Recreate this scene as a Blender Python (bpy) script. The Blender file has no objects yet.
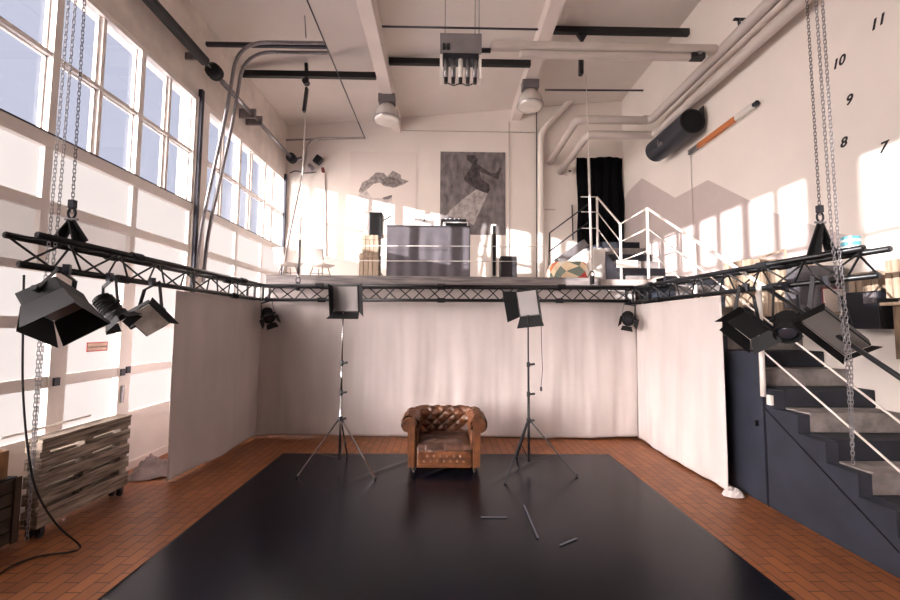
import bpy, bmesh, math, random
from mathutils import Vector as V, Matrix, Euler, noise
random.seed(7)
C = bpy.context.scene.collection
S = bpy.context.scene
PI = math.pi
# ------------------------------------------------------------------ camera model
F = 400.0
EYE = V((0, 0, 1.8))
def cam_axes(vx=444, vy=326, roll=0.5):
    v = V(((vx-450)/F, (300-vy)/F, -1.0)).normalized()
    r = math.radians(roll)
    up = V((math.sin(r), math.cos(r), 0.0))
    up = (up - up.dot(v)*v).normalized()
    return Matrix((v.cross(up), v, up))
RM = cam_axes()
def ray(px, py): return RM @ V(((px-450)/F, (300-py)/F, -1.0))
def onX(px, py, x): d = ray(px, py); return EYE + d*(x/d.x)
def onY(px, py, y): d = ray(px, py); return EYE + d*(y/d.y)
def onZ(px, py, z): d = ray(px, py); return EYE + d*((z-1.8)/d.z)
cd = bpy.data.cameras.new('camera'); cam = bpy.data.objects.new('camera', cd); C.objects.link(cam)
cd.sensor_width = 36; cd.lens = 36*F/900; cd.clip_start = 0.05; cd.clip_end = 500
cam.matrix_world = Matrix.Translation(EYE) @ RM.to_4x4()
S.camera = cam

# ------------------------------------------------------------------ materials
def lin(c): return tuple(((v/255)/12.92 if v/255 <= .04045 else ((v/255+.055)/1.055)**2.4) for v in c) + (1,)
MATS = {}
def mat(name, rgb, rough=.6, metal=0, var=.08, scale=6, bump=0, bscale=60, spec=.5, rgb2=None, stretch=None, trans=0, coat=0, emit=None, estr=0):
    if name in MATS: return MATS[name]
    m = bpy.data.materials.new(name); m.use_nodes = True
    nt = m.node_tree; N = nt.nodes; L = nt.links
    b = N['Principled BSDF']
    b.inputs['Roughness'].default_value = rough; b.inputs['Metallic'].default_value = metal
    b.inputs['Specular IOR Level'].default_value = spec
    if coat: b.inputs['Coat Weight'].default_value = coat
    tc = N.new('ShaderNodeTexCoord'); mp = N.new('ShaderNodeMapping')
    L.new(tc.outputs['Object'], mp.inputs[0])
    if stretch: mp.inputs['Scale'].default_value = stretch
    n = N.new('ShaderNodeTexNoise'); n.inputs['Scale'].default_value = scale; n.inputs['Detail'].default_value = 5
    L.new(mp.outputs[0], n.inputs['Vector'])
    r = N.new('ShaderNodeValToRGB'); L.new(n.outputs['Fac'], r.inputs[0])
    c = lin(rgb); c2 = lin(rgb2) if rgb2 else tuple(x*(1-var*2.2) for x in c[:3])+(1,)
    r.color_ramp.elements[0].position = .3; r.color_ramp.elements[0].color = c2
    r.color_ramp.elements[1].position = .65; r.color_ramp.elements[1].color = c
    L.new(r.outputs[0], b.inputs['Base Color'])
    if bump:
        n2 = N.new('ShaderNodeTexNoise'); n2.inputs['Scale'].default_value = bscale; n2.inputs['Detail'].default_value = 4
        L.new(mp.outputs[0], n2.inputs['Vector'])
        bp = N.new('ShaderNodeBump'); bp.inputs['Strength'].default_value = bump; bp.inputs['Distance'].default_value = .01
        L.new(n2.outputs['Fac'], bp.inputs['Height']); L.new(bp.outputs[0], b.inputs['Normal'])
    if emit:
        b.inputs['Emission Color'].default_value = lin(emit); b.inputs['Emission Strength'].default_value = estr
    MATS[name] = m; return m
wallm = mat('white_plaster', (234,224,217), .85, var=.03, scale=1.2, bump=.15, bscale=25)
ceilm = mat('ceiling_plaster', (226,216,210), .9, var=.05, scale=.8, bump=.1, bscale=15)
beamm = mat('beam_plaster', (222,210,204), .85, var=.04, scale=2)
framem = mat('window_frame_paint', (232,223,218), .5, var=.04, scale=3)
concr = mat('concrete_lintel', (228,216,208), .85, var=.1, scale=3, bump=.3, bscale=20)
blackm = mat('black_paint', (22,22,27), .45, var=.1)
trussm = mat('black_truss_paint', (19,19,23), .35, var=.15, scale=15, spec=.5)
blackmat = mat('matt_black', (15,15,19), .7, var=.1)
darkmet = mat('dark_steel', (58,58,66), .4, .6, var=.1)
galv = mat('galvanised_steel', (150,146,150), .35, .8, var=.12, scale=20)
chrome = mat('chrome', (190,188,190), .2, 1, var=.03)
chainm = mat('zinc_chain', (150,148,152), .3, .9, var=.05)
chaind = mat('dark_chain', (95,93,98), .4, .7, var=.05)
whitep = mat('white_railing_paint', (236,228,222), .4, var=.03)
ductm = mat('beige_duct_paint', (196,184,178), .5, var=.05, scale=3)
greym = mat('grey_gearbox', (120,114,118), .5, .3)
woodl = mat('pale_pallet_wood', (178,158,138), .75, scale=3, rgb2=(132,112,94), stretch=(7,7,1), bump=.2)
woodg = mat('weathered_pallet_wood', (182,166,150), .85, rgb2=(78,66,58), scale=3.5, stretch=(3,1,14), bump=.6, bscale=40)
woodd = mat('dark_crate_wood', (70,55,45), .8, var=.25, scale=5, bump=.4)
cloth = mat('unbleached_cotton', (208,198,195), .95, var=.05, scale=2.5, bump=.25, bscale=120, stretch=(1,1,.4), spec=.1)
clothg = mat('grey_cotton', (128,120,121), .95, var=.06, scale=2.5, bump=.25, bscale=120, stretch=(1,1,.3), spec=.1)
leather = mat('brown_leather', (124,76,46), .36, rgb2=(72,42,28), scale=9, bump=.25, bscale=90, spec=.6)
leatherd = mat('dark_worn_leather', (98,68,54), .33, rgb2=(48,32,28), scale=9, bump=.25, bscale=90, spec=.6)
carpetd = mat('dark_stair_covering', (38,40,50), .8, var=.15, scale=8)
carpetl = mat('worn_grey_stair_covering', (150,141,138), .9, rgb2=(105,98,98), scale=6, bump=.4)
stairblue = mat('slate_blue_panel', (48,52,64), .55, rgb2=(35,38,48), scale=3, bump=.2, bscale=10)
rubber = mat('black_rubber', (18,18,20), .6, var=.05)
glassdome = mat('prismatic_dome', (225,218,212), .15, .3, var=.05, spec=.8)
duvetin = mat('grey_diffuser', (168,162,162), .5, var=.02)
darkdiff = mat('olive_grey_diffuser', (112,108,106), .5, var=.02)
orange = mat('orange_tube', (200,120,70), .4, var=.08)
laptopw = mat('white_laptop_shell', (225,222,222), .35, var=.01)
cream = mat('cream_paper', (232,222,214), .8, var=.02)
tileb = mat('blue_grey_paint', (100,104,118), .7, var=.1)

def node_mat(name):
    m = bpy.data.materials.new(name); m.use_nodes = True; MATS[name] = m
    return m, m.node_tree.nodes, m.node_tree.links
# floor tiles
m, N, L = node_mat('terracotta_tiles'); floorm = m; b = N['Principled BSDF']
tc = N.new('ShaderNodeTexCoord'); mp = N.new('ShaderNodeMapping'); mp.inputs['Rotation'].default_value = (0,0,PI/2)
br = N.new('ShaderNodeTexBrick'); br.inputs['Scale'].default_value = 1; br.inputs['Brick Width'].default_value = .21; br.inputs['Row Height'].default_value = .105
br.inputs['Mortar Size'].default_value = .005; br.inputs['Mortar Smooth'].default_value = .2
br.inputs['Color1'].default_value = lin((160,98,56)); br.inputs['Color2'].default_value = lin((138,82,48)); br.inputs['Mortar'].default_value = lin((76,46,34))
L.new(tc.outputs['Object'], mp.inputs[0]); L.new(mp.outputs[0], br.inputs['Vector'])
ns = N.new('ShaderNodeTexNoise'); ns.inputs['Scale'].default_value = 2.2; ns.inputs['Detail'].default_value = 6; L.new(tc.outputs['Object'], ns.inputs['Vector'])
mx = N.new('ShaderNodeMix'); mx.data_type = 'RGBA'; mx.blend_type = 'MULTIPLY'; mx.inputs[0].default_value = .5
L.new(br.outputs['Color'], mx.inputs[6]); L.new(ns.outputs['Color'], mx.inputs[7])
rp = N.new('ShaderNodeValToRGB'); rp.color_ramp.elements[0].position=.3; rp.color_ramp.elements[0].color=(.6,.58,.56,1); rp.color_ramp.elements[1].position=.6; rp.color_ramp.elements[1].color=(1,1,1,1)
L.new(ns.outputs['Fac'], rp.inputs[0]); L.new(rp.outputs[0], mx.inputs[7])
L.new(mx.outputs[2], b.inputs['Base Color']); b.inputs['Roughness'].default_value = .5
bp = N.new('ShaderNodeBump'); bp.inputs['Strength'].default_value=.4; bp.inputs['Distance'].default_value=.004; bp.invert = True
L.new(br.outputs['Fac'], bp.inputs['Height']); L.new(bp.outputs[0], b.inputs['Normal'])
# dance mat
m, N, L = node_mat('black_dance_vinyl'); vinyl = m; b = N['Principled BSDF']
tc = N.new('ShaderNodeTexCoord'); n1 = N.new('ShaderNodeTexNoise'); n1.inputs['Scale'].default_value = 1.3; n1.inputs['Detail'].default_value = 2
L.new(tc.outputs['Object'], n1.inputs['Vector'])
b.inputs['Specular IOR Level'].default_value=.24
rp = N.new('ShaderNodeValToRGB'); rp.color_ramp.elements[0].position=.35; rp.color_ramp.elements[0].color=lin((6,7,15)); rp.color_ramp.elements[1].position=.75; rp.color_ramp.elements[1].color=lin((17,19,31))
L.new(n1.outputs['Fac'], rp.inputs[0]); L.new(rp.outputs[0], b.inputs['Base Color'])
r2 = N.new('ShaderNodeMapRange'); r2.inputs['To Min'].default_value=.23; r2.inputs['To Max'].default_value=.28; L.new(n1.outputs['Fac'], r2.inputs[0]); L.new(r2.outputs[0], b.inputs['Roughness'])
n2 = N.new('ShaderNodeTexNoise'); n2.inputs['Scale'].default_value = 4; n2.inputs['Detail'].default_value = 1; L.new(tc.outputs['Object'], n2.inputs['Vector'])
bp = N.new('ShaderNodeBump'); bp.inputs['Strength'].default_value=.05; bp.inputs['Distance'].default_value=.01; L.new(n2.outputs['Fac'], bp.inputs['Height']); L.new(bp.outputs[0], b.inputs['Normal'])
# clear glass
m, N, L = node_mat('clear_glass'); glass = m; N.remove(N['Principled BSDF'])
tr = N.new('ShaderNodeBsdfTransparent'); tr.inputs[0].default_value=(.95,.96,.97,1); gl = N.new('ShaderNodeBsdfGlossy'); gl.inputs['Roughness'].default_value=.02
lw = N.new('ShaderNodeLayerWeight'); lw.inputs[0].default_value=.5; pw = N.new('ShaderNodeMath'); pw.operation='POWER'; pw.inputs[1].default_value=5; L.new(lw.outputs['Facing'], pw.inputs[0]); fr = N.new('ShaderNodeMath'); fr.operation='MULTIPLY_ADD'; fr.inputs[1].default_value=.5; fr.inputs[2].default_value=.03; L.new(pw.outputs[0], fr.inputs[0]); ms = N.new('ShaderNodeMixShader')
L.new(fr.outputs[0], ms.inputs[0]); L.new(tr.outputs[0], ms.inputs[1]); L.new(gl.outputs[0], ms.inputs[2]); L.new(ms.outputs[0], N['Material Output'].inputs[0])
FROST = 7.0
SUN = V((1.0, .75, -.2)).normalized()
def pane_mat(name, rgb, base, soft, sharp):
    "frosted pane emitting a stand-in for scattered sun: a faint even glow plus forward lobes around the sun's direction"
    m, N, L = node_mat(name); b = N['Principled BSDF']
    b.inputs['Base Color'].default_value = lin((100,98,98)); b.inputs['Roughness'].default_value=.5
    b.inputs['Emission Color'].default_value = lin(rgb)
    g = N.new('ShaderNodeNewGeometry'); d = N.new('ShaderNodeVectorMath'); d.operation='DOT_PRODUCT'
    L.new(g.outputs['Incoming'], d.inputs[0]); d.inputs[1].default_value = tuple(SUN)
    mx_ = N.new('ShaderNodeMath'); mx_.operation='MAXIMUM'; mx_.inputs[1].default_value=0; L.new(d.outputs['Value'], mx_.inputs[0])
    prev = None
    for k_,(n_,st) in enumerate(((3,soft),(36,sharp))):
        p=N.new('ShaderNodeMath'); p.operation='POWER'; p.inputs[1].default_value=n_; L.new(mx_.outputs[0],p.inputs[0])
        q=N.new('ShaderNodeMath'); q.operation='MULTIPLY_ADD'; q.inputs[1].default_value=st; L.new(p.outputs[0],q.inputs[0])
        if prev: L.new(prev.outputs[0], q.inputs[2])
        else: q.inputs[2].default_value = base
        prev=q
    L.new(prev.outputs[0], b.inputs['Emission Strength'])  # emission stands in for sunlight scattered through the glass
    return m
frost = pane_mat('frosted_pane_glow', (255,243,239), 0.5, 3.2, 72)
frost_hi = pane_mat('frosted_upper_pane_glow', (255,243,239), 0.5, 3.5, 11)
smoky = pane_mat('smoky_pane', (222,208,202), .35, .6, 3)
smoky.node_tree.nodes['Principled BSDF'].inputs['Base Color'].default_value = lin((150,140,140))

# ------------------------------------------------------------------ mesh builder
ORG = {}
class MB:
    def __init__(s): s.v = []; s.f = []
    def add(s, vs, fs):
        n = len(s.v); s.v += [V(p) for p in vs]; s.f += [tuple(i+n for i in f) for f in fs]; return s
    def box(s, x0, x1, y0, y1, z0, z1):
        return s.add([(x0,y0,z0),(x1,y0,z0),(x1,y1,z0),(x0,y1,z0),(x0,y0,z1),(x1,y0,z1),(x1,y1,z1),(x0,y1,z1)],
                     [(0,3,2,1),(4,5,6,7),(0,1,5,4),(1,2,6,5),(2,3,7,6),(3,0,4,7)])
    def obox(s, c, sx, sy, sz, R=None):
        R = R or Matrix.Identity(3); c = V(c); n = len(s.v)
        s.box(-sx/2,sx/2,-sy/2,sy/2,-sz/2,sz/2)
        for i in range(n, n+8): s.v[i] = c + R @ s.v[i]
        return s
    def bar(s, a, b, w, h, up=(0,0,1)):
        a, b = V(a), V(b); y = (b-a).normalized(); u = V(up)
        if abs(y.dot(u)) > .99: u = V((1,0,0))
        x = y.cross(u).normalized(); z = x.cross(y)
        return s.obox((a+b)/2, w, (b-a).length, h, Matrix((x,y,z)).transposed())
    def tube(s, a, b, r, n=10, r2=None, cap=True):
        return s.path([a,b], r, n, cap, [r, r if r2 is None else r2])
    def path(s, pts, r, n=8, cap=True, rs=None, closed=False):
        pts = [V(p) for p in pts]; k = len(pts); base = len(s.v); prev = None
        for i, p in enumerate(pts):
            if closed: t = pts[(i+1)%k]-pts[i-1]
            else: t = pts[min(i+1,k-1)]-pts[max(i-1,0)]
            t.normalize()
            if prev is None:
                u = V((0,0,1)) if abs(t.z) < .9 else V((1,0,0))
                x = t.cross(u).normalized()
            else: x = (prev - prev.dot(t)*t).normalized()
            prev = x; y = t.cross(x); rr = rs[i] if rs else r
            for j in range(n):
                a = 2*PI*j/n; s.v.append(p + (x*math.cos(a)+y*math.sin(a))*rr)
        for i in range(k if closed else k-1):
            i2 = (i+1)%k
            for j in range(n):
                j2 = (j+1)%n
                s.f.append((base+i*n+j, base+i*n+j2, base+i2*n+j2, base+i2*n+j))
        if cap and not closed:
            s.f.append(tuple(base+j for j in range(n))[::-1]); s.f.append(tuple(base+(k-1)*n+j for j in range(n)))
        return s
    def lathe(s, prof, M=None, n=20):
        M = M or Matrix.Identity(4); base = len(s.v); k = len(prof)
        for r, z in prof:
            for j in range(n):
                a = 2*PI*j/n; s.v.append(M @ V((r*math.cos(a), r*math.sin(a), z)))
        for i in range(k-1):
            for j in range(n):
                j2 = (j+1)%n; s.f.append((base+i*n+j, base+i*n+j2, base+(i+1)*n+j2, base+(i+1)*n+j))
        if prof[0][0] > 1e-4: s.f.append(tuple(base+j for j in range(n))[::-1])
        if prof[-1][0] > 1e-4: s.f.append(tuple(base+(k-1)*n+j for j in range(n)))
        return s
    def prism(s, poly, d):
        "poly: 3D points of a planar outline, d: extrusion vector"
        d = V(d); n = len(poly); b = len(s.v)
        s.v += [V(p) for p in poly] + [V(p)+d for p in poly]
        s.f.append(tuple(b+i for i in range(n))[::-1]); s.f.append(tuple(b+n+i for i in range(n)))
        for i in range(n): j=(i+1)%n; s.f.append((b+i,b+j,b+n+j,b+n+i))
        return s
    def grid(s, fn, nu, nv):
        b = len(s.v)
        for i in range(nu+1):
            for j in range(nv+1): s.v.append(V(fn(i/nu, j/nv)))
        for i in range(nu):
            for j in range(nv):
                a = b+i*(nv+1)+j; s.f.append((a, a+nv+1, a+nv+2, a+1))
        return s
    def build(s, name, m, parent=None, smooth=False, bev=0, sub=0, solid=0):
        me = bpy.data.meshes.new(name)
        off = ORG.get(parent.name, V((0,0,0))) if parent else V((0,0,0))
        me.from_pydata([tuple(p-off) for p in s.v], [], s.f); me.materials.append(m)
        bm = bmesh.new(); bm.from_mesh(me); bmesh.ops.recalc_face_normals(bm, faces=bm.faces); bm.to_mesh(me); bm.free()
        o = bpy.data.objects.new(name, me); C.objects.link(o)
        if parent: o.parent = parent; ORG[o.name] = off
        if solid: md = o.modifiers.new('s','SOLIDIFY'); md.thickness = solid; md.offset = 0
        if bev: md = o.modifiers.new('b','BEVEL'); md.width = bev; md.segments = 2; md.limit_method='ANGLE'
        if sub: md = o.modifiers.new('u','SUBSURF'); md.levels = sub; md.render_levels = sub
        if smooth:
            for p in me.polygons: p.use_smooth = True
        elif bev == 0 and False: pass
        return o
def tag(o, label=None, cat=None, group=None, kind=None):
    if label: o['label'] = label
    if cat: o['category'] = cat
    if group: o['group'] = group
    if kind: o['kind'] = kind
    return o
def thing(name, loc, label, cat, group=None, local=False, R=None):
    o = bpy.data.objects.new(name, None); C.objects.link(o); o.empty_display_size = .1
    if R is not None: o.matrix_world = Matrix.Translation(V(loc)) @ R.to_4x4()
    else: o.location = V(loc)
    ORG[o.name] = V((0,0,0)) if local else V(loc)
    return tag(o, label, cat, group)
def struct(name, mb, m, parent=None, **k):
    o = mb.build(name, m, parent, **k)
    if not parent: o['kind'] = 'structure'
    return o
def copy_tree(o, parent=None):
    c = o.copy(); C.objects.link(c)
    if parent: c.parent = parent
    for ch in list(o.children): copy_tree(ch, c)
    return c
def origin_to(o, p):
    "move a single-mesh thing's origin to p"
    p = V(p); o.data.transform(Matrix.Translation(-p)); o.location = p; return o
def frame(n, w):
    "rotation whose local -Y is n (facing) and local X is close to w"
    n = V(n).normalized(); y = -n; x = V(w); x = (x - x.dot(y)*y).normalized(); z = x.cross(y)
    return Matrix((x, y, z)).transposed()

# ------------------------------------------------------------------ room shell
XL, XR, YB, YF = -3.85, 4.35, 9.5, -4.4
def ceil_z(x): return 6.62 + (x-XL)*.095
struct('floor', MB().box(XL-.5, XR+.3, YF-.3, YB+.3, -.2, 0), floorm)
struct('wall_back', MB().box(XL-.5, XR+.3, YB, YB+.3, 0, 7.9), wallm)
struct('wall_front', MB().box(XL-.5, XR+.3, YF-.3, YF, 0, 7.9), mat('grey_front_wall',(120,112,110),.9,var=.05))
struct('wall_right', MB().box(XR, XR+.3, YF, YB, 0, 7.9), wallm)
z0, z1 = ceil_z(XL-.5), ceil_z(XR+.3)
struct('ceiling', MB().prism([(XL-.5,YF-.3,z0),(XR+.3,YF-.3,z1),(XR+.3,YF-.3,z1+.3),(XL-.5,YF-.3,z0+.3)], (0,YB-YF+.6,0)), ceilm)
# beams
for i,(xa,xb,zz) in enumerate([(-1.32,-1.10,6.5),(1.62,1.84,6.86)]):
    struct('trim_%d'%(i+1), MB().box(xa,xb,YF,YB,zz,ceil_z(xb)+.05), beamm)
# left wall with bays
BAYS = [(-4.3,-2.08),(-1.66,2.20),(2.76,6.04),(6.34,9.48)]
w = MB().box(XL-.26, XL, YF, YB, 5.32, 6.9)
struct('wall_left', w, concr)
prev = YF
k = 0
for a,b_ in BAYS + [(YB,YB)]:
    if a-prev > .02:
        k += 1; struct('trim_%d'%(k+2), MB().box(XL-.26, XL+.02, prev, a, 0, 5.32), wallm)
    prev = b_
FD = .09   # frame depth
def bay(idx, y0, y1, gate):
    root = bpy.data.objects.new('window_%d'%idx, None); C.objects.link(root); root.location=(XL,y0,0); root['kind']='structure'; ORG[root.name]=V(root.location)
    n = max(3,round((y1-y0)/.55)); p = (y1-y0)/n
    x0, x1 = XL-.02-FD, XL-.02
    fr = MB()
    def rail(z0_, z1_, d=0): fr.box(x0-.02-d, x1+.015+d, y0, y1, z0_, z1_)
    rail(5.26,5.32); rail(3.5,3.63,.01); rail(2.88,2.99); rail(2.29,2.37)
    fr.box(x0, x1, y0, y1, 4.41, 4.455)
    for i in range(n+1):
        wd = .045 if i % 2 else .075
        y = y0+i*p; fr.box(x0+.01, x1+.02 if i%2==0 else x1-.01, max(y0,y-wd/2), min(y1,y+wd/2), 3.6, 5.3)
    for i in range(4):
        y = y0+i*(y1-y0)/3; fr.box(x0, x1+.01, max(y0,y-.04), min(y1,y+.04), 2.3, 3.52)
    fr.build('frame', framem, root)
    MB().box(x1-.01,x1+.03,y0,y1,3.631,3.645).build('gasket', darkmet, root)
    for i in range(n):
        for (za,zb) in ((3.62,4.42),(4.44,5.28)):
            MB().box(x0+.03,x0+.036,y0+i*p+.02,y0+(i+1)*p-.02,za,zb).build('pane', glass, root)
            # inner sash
            s_ = MB(); ya, yb = y0+i*p+.03, y0+(i+1)*p-.03
            t=.022
            s_.box(x0+.01,x0+.045,ya,ya+t,za,zb).box(x0+.01,x0+.045,yb-t,yb,za,zb).box(x0+.01,x0+.045,ya,yb,za,za+t).box(x0+.01,x0+.045,ya,yb,zb-t,zb)
            s_.build('sash', framem, root)
    for i in range(3):
        ya, yb = y0+i*(y1-y0)/3+.04, y0+(i+1)*(y1-y0)/3-.04
        MB().box(x0+.03,x0+.05,ya,yb,2.99,3.5).build('frosted_pane', frost_hi, root)
        MB().box(x0+.03,x0+.05,ya,yb,2.37,2.88).build('smoky_pane', smoky if (gate and i<2) or idx<3 else frost, root)
    # lower sectional door
    d = bpy.data.objects.new('door_%d'%idx, None); C.objects.link(d); d.location=(XL,y0,0); d['kind']='structure'; ORG[d.name]=V(d.location)
    f2 = MB()
    posts = [y0+.05,y0+(y1-y0)/3,y0+2*(y1-y0)/3,y1-.05]
    if gate: posts = [y0+.05, 4.08, 4.92, y1-.05]
    for q,y in enumerate(posts):
        wd = .11 if q in (0,3) else .18
        f2.box(x0-.02,x1+.03,y-wd/2,y+wd/2,0,2.29)
    for (za,zb) in ((1.75,1.86),(1.17,1.28),(.60,.72),(0,.1)): f2.box(x0,x1+.015,y0,y1,za,zb)
    f2.build('frame', framem, d)
    for q in range(3):
        ya, yb = posts[q]+.055, posts[q+1]-.055
        for (za,zb) in ((1.86,2.3),(1.28,1.75),(.72,1.17)):
            MB().box(x0+.03,x0+.05,ya,yb,za,zb).build('frosted_pane' if idx<4 and idx>1 else 'light_stop_panel', frost if idx<4 and idx>1 else framem, d)  # unseen lower panels of the end bays made solid to keep light out
        MB().box(x0+.02,x0+.06,ya,yb,.1,.6).build('kick_panel', framem, d)
    if gate:
        for (y,z) in ((4.06,1.22),(4.88,1.22),(4.96,1.24)):
            MB().box(x1+.03,x1+.05,y-.03,y+.03,z-.04,z+.04).build('latch', darkmet, d)
        MB().box(x1+.03,x1+.06,4.87,4.90,.86,1.06).build('handle', galv, d)
    return root, d
for i,(a,b_) in enumerate(BAYS): bay(i+1, a, b_, i==2)
# mezzanine
MZ = 2.6
mz = MB().box(XL+1.0-.08, 3.42, 6.62, YB, MZ-.15, MZ).box(3.42, XR, 6.16, YB, MZ-.15, MZ)
struct('mezzanine_floor', mz, mat('mezzanine_boards',(186,174,168),.7,var=.1))
struct('mezzanine_fascia', MB().box(XL+.92, 2.6, 6.58, 6.62, MZ-.14, MZ+.02), mat('weathered_fascia_board',(138,128,126),.7,rgb2=(84,80,82),scale=2.5,stretch=(1,6,12),bump=.4))

# ------------------------------------------------------------------ world and sun
SUN = V((1.0, .75, -.2)).normalized()
sl = bpy.data.lights.new('sun','SUN'); sl.energy = 8.5; sl.angle = math.radians(.5); sl.color = (1,.945,.91)
so = bpy.data.objects.new('sun', sl); C.objects.link(so); so.rotation_euler = SUN.to_track_quat('-Z','Y').to_euler(); so.location=(-8,-6,6)
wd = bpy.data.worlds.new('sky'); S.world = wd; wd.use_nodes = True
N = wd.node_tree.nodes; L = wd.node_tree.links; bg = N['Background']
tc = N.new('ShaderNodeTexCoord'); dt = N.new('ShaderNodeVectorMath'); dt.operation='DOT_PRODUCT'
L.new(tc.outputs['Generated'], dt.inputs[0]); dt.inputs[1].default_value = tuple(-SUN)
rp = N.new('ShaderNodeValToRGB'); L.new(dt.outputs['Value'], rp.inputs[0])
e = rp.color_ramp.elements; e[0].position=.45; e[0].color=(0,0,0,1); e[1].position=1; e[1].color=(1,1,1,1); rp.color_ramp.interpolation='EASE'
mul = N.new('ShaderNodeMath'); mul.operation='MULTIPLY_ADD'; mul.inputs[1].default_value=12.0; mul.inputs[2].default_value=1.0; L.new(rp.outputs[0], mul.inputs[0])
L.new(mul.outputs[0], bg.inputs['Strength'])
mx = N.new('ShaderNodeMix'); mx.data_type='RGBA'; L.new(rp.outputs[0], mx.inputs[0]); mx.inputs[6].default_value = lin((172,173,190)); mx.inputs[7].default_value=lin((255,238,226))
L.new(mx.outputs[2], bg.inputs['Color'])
S.view_settings.view_transform='Standard'; S.view_settings.look='None'; S.view_settings.gamma=1; S.view_settings.exposure=0.7

# ------------------------------------------------------------------ dance mat and curtains
def matz(u,v):
    x = -2.24+u*4.59; y = 5.76 - v*8.2
    z = .006
    for (sx,a,s) in ((-.9,.9,.02),(-.2,1.1,.018),(.75,.95,.02)):
        # shallow creases near the far end of the mat
        d = abs((x-sx) - (y-4.9)*a*.9); z += .012*math.exp(-(d/.055)**2)*math.exp(-((y-5.2)/.35)**2)
    return (x,y,z)
o = MB().grid(matz, 180, 260).build('dance_mat', vinyl, smooth=True); md=o.modifiers.new('s','SOLIDIFY'); md.thickness=.004; md.offset=-1
origin_to(o,(0.05,1.6,0)); tag(o,'large glossy black vinyl dance mat lying on the terracotta tiles','mat')
# tape marks on the mat
for (a,b_) in (((481,517),(507,517)),((524,505),(538,538)),((560,545),(577,538))):
    p,q = onZ(*a,.0145), onZ(*b_,.0145)
    o = MB().bar(p,q,.018,.001).build('tape_mark', mat('scuffed_tape',(92,92,104),.6), None); origin_to(o,(p+q)/2)
    tag(o,{481:'short horizontal pale tape strip on the black mat',524:'long slanting pale tape strip on the mat right of the armchair',560:'short tilted tape mark on the black mat, furthest right'}[a[0]],'tape mark')
def curtain(p0, p1, ztop, zbot, amp, seed, dens=16, sag=.0):
    p0, p1 = V(p0), V(p1); d = (p1-p0); Ln = d.length; d.normalize(); nrm = V((-d.y,d.x,0))
    def fn(u,v):
        s = u*Ln; z = zbot(u)*(v) + ztop*(1-v)
        a = noise.noise(V((s*1.6+seed, v*.7, seed)))*1.2 + .6*noise.noise(V((s*4.5+seed+v*.6, v*1.2, 3)))+ .25*noise.noise(V((s*12+seed, v*2, 9)))
        diag = .5*noise.noise(V(((s*2.2-v*1.6), v*.5, seed+20)))
        off = amp*(a*(.35+.8*v)+diag*v)
        p = p0 + d*s + nrm*off; return (p.x,p.y,z)
    return MB().grid(fn, int(Ln*34), 70)
m1 = curtain((-3.13,4.7,0),(-2.98,6.6,0),2.19,lambda u:.015+.02*math.sin(u*9),.035,1.3)
o = m1.build('backdrop_curtain', cloth, smooth=True, solid=.006); origin_to(o,(-3.04,5.6,0))
tag(o,'grey looking cotton curtain hanging from the left truss beside the gate','curtain')
m2 = curtain((-3.02,6.58,0),(3.15,6.52,0),2.46,lambda u:.02+.015*math.sin(u*14)+.02*abs(math.sin(u*5)),.035,7.7)
o = m2.build('backdrop_curtain', cloth, smooth=True, solid=.006); origin_to(o,(0,6.55,0))
tag(o,'wide pale cotton backdrop curtain hanging across the back behind the armchair','curtain')
m3 = curtain((3.14,6.5,0),(3.10,4.43,0),2.17,lambda u:.015+.03*(noise.noise(V((u*6,0,0)))+.5),.03,15.1)
o = m3.build('backdrop_curtain', cloth, smooth=True, solid=.006); origin_to(o,(3.1,5.4,0))
tag(o,'bright cream cotton curtain hanging from the right truss beside the stairs','curtain')
# bunched hem of the right curtain
def clump(cx,cy,rx,ry,h,seed,fold=5):
    def fn(u,v):
        a=u*2*PI; r=v
        rr = 1+.25*noise.noise(V((math.cos(a)*1.5,math.sin(a)*1.5,seed)))
        x=cx+rx*r*rr*math.cos(a); y=cy+ry*r*rr*math.sin(a)
        z=h*(1-r**2)*(.6+.5*noise.noise(V((x*6,y*6,seed)))) + .05*(1-r**3)*abs(math.sin(fold*a+9*r+seed+2*noise.noise(V((x*3,y*3,seed)))))+.006
        z+= .5*h*abs(noise.noise(V((x*8,y*8,seed+4))))*(1-r*.6)
        z-= .5*h*abs(noise.noise(V((x*5,y*5,seed+9))))*(1-r)
        return (x,y,max(z,.004))
    return MB().grid(fn, 60, 18)
o = clump(3.13,4.38,.12,.07,.055,3).build('fallen_cloth', cloth, smooth=True); origin_to(o,(3.14,4.36,0)); tag(o,'small bunched cloth tail at the foot of the cream right curtain','cloth')
p = onZ(152,474,0)
o = clump(p.x,p.y+.02,.27,.26,.2,8,5).build('bunched_cloth', mat('mauve_grey_cloth',(176,160,158),.95,rgb2=(120,108,108),scale=5), smooth=True); origin_to(o,(p.x,p.y,0)); tag(o,'crumpled grey cloth heap on the tiles between pallet bench and left curtain','cloth')

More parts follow.
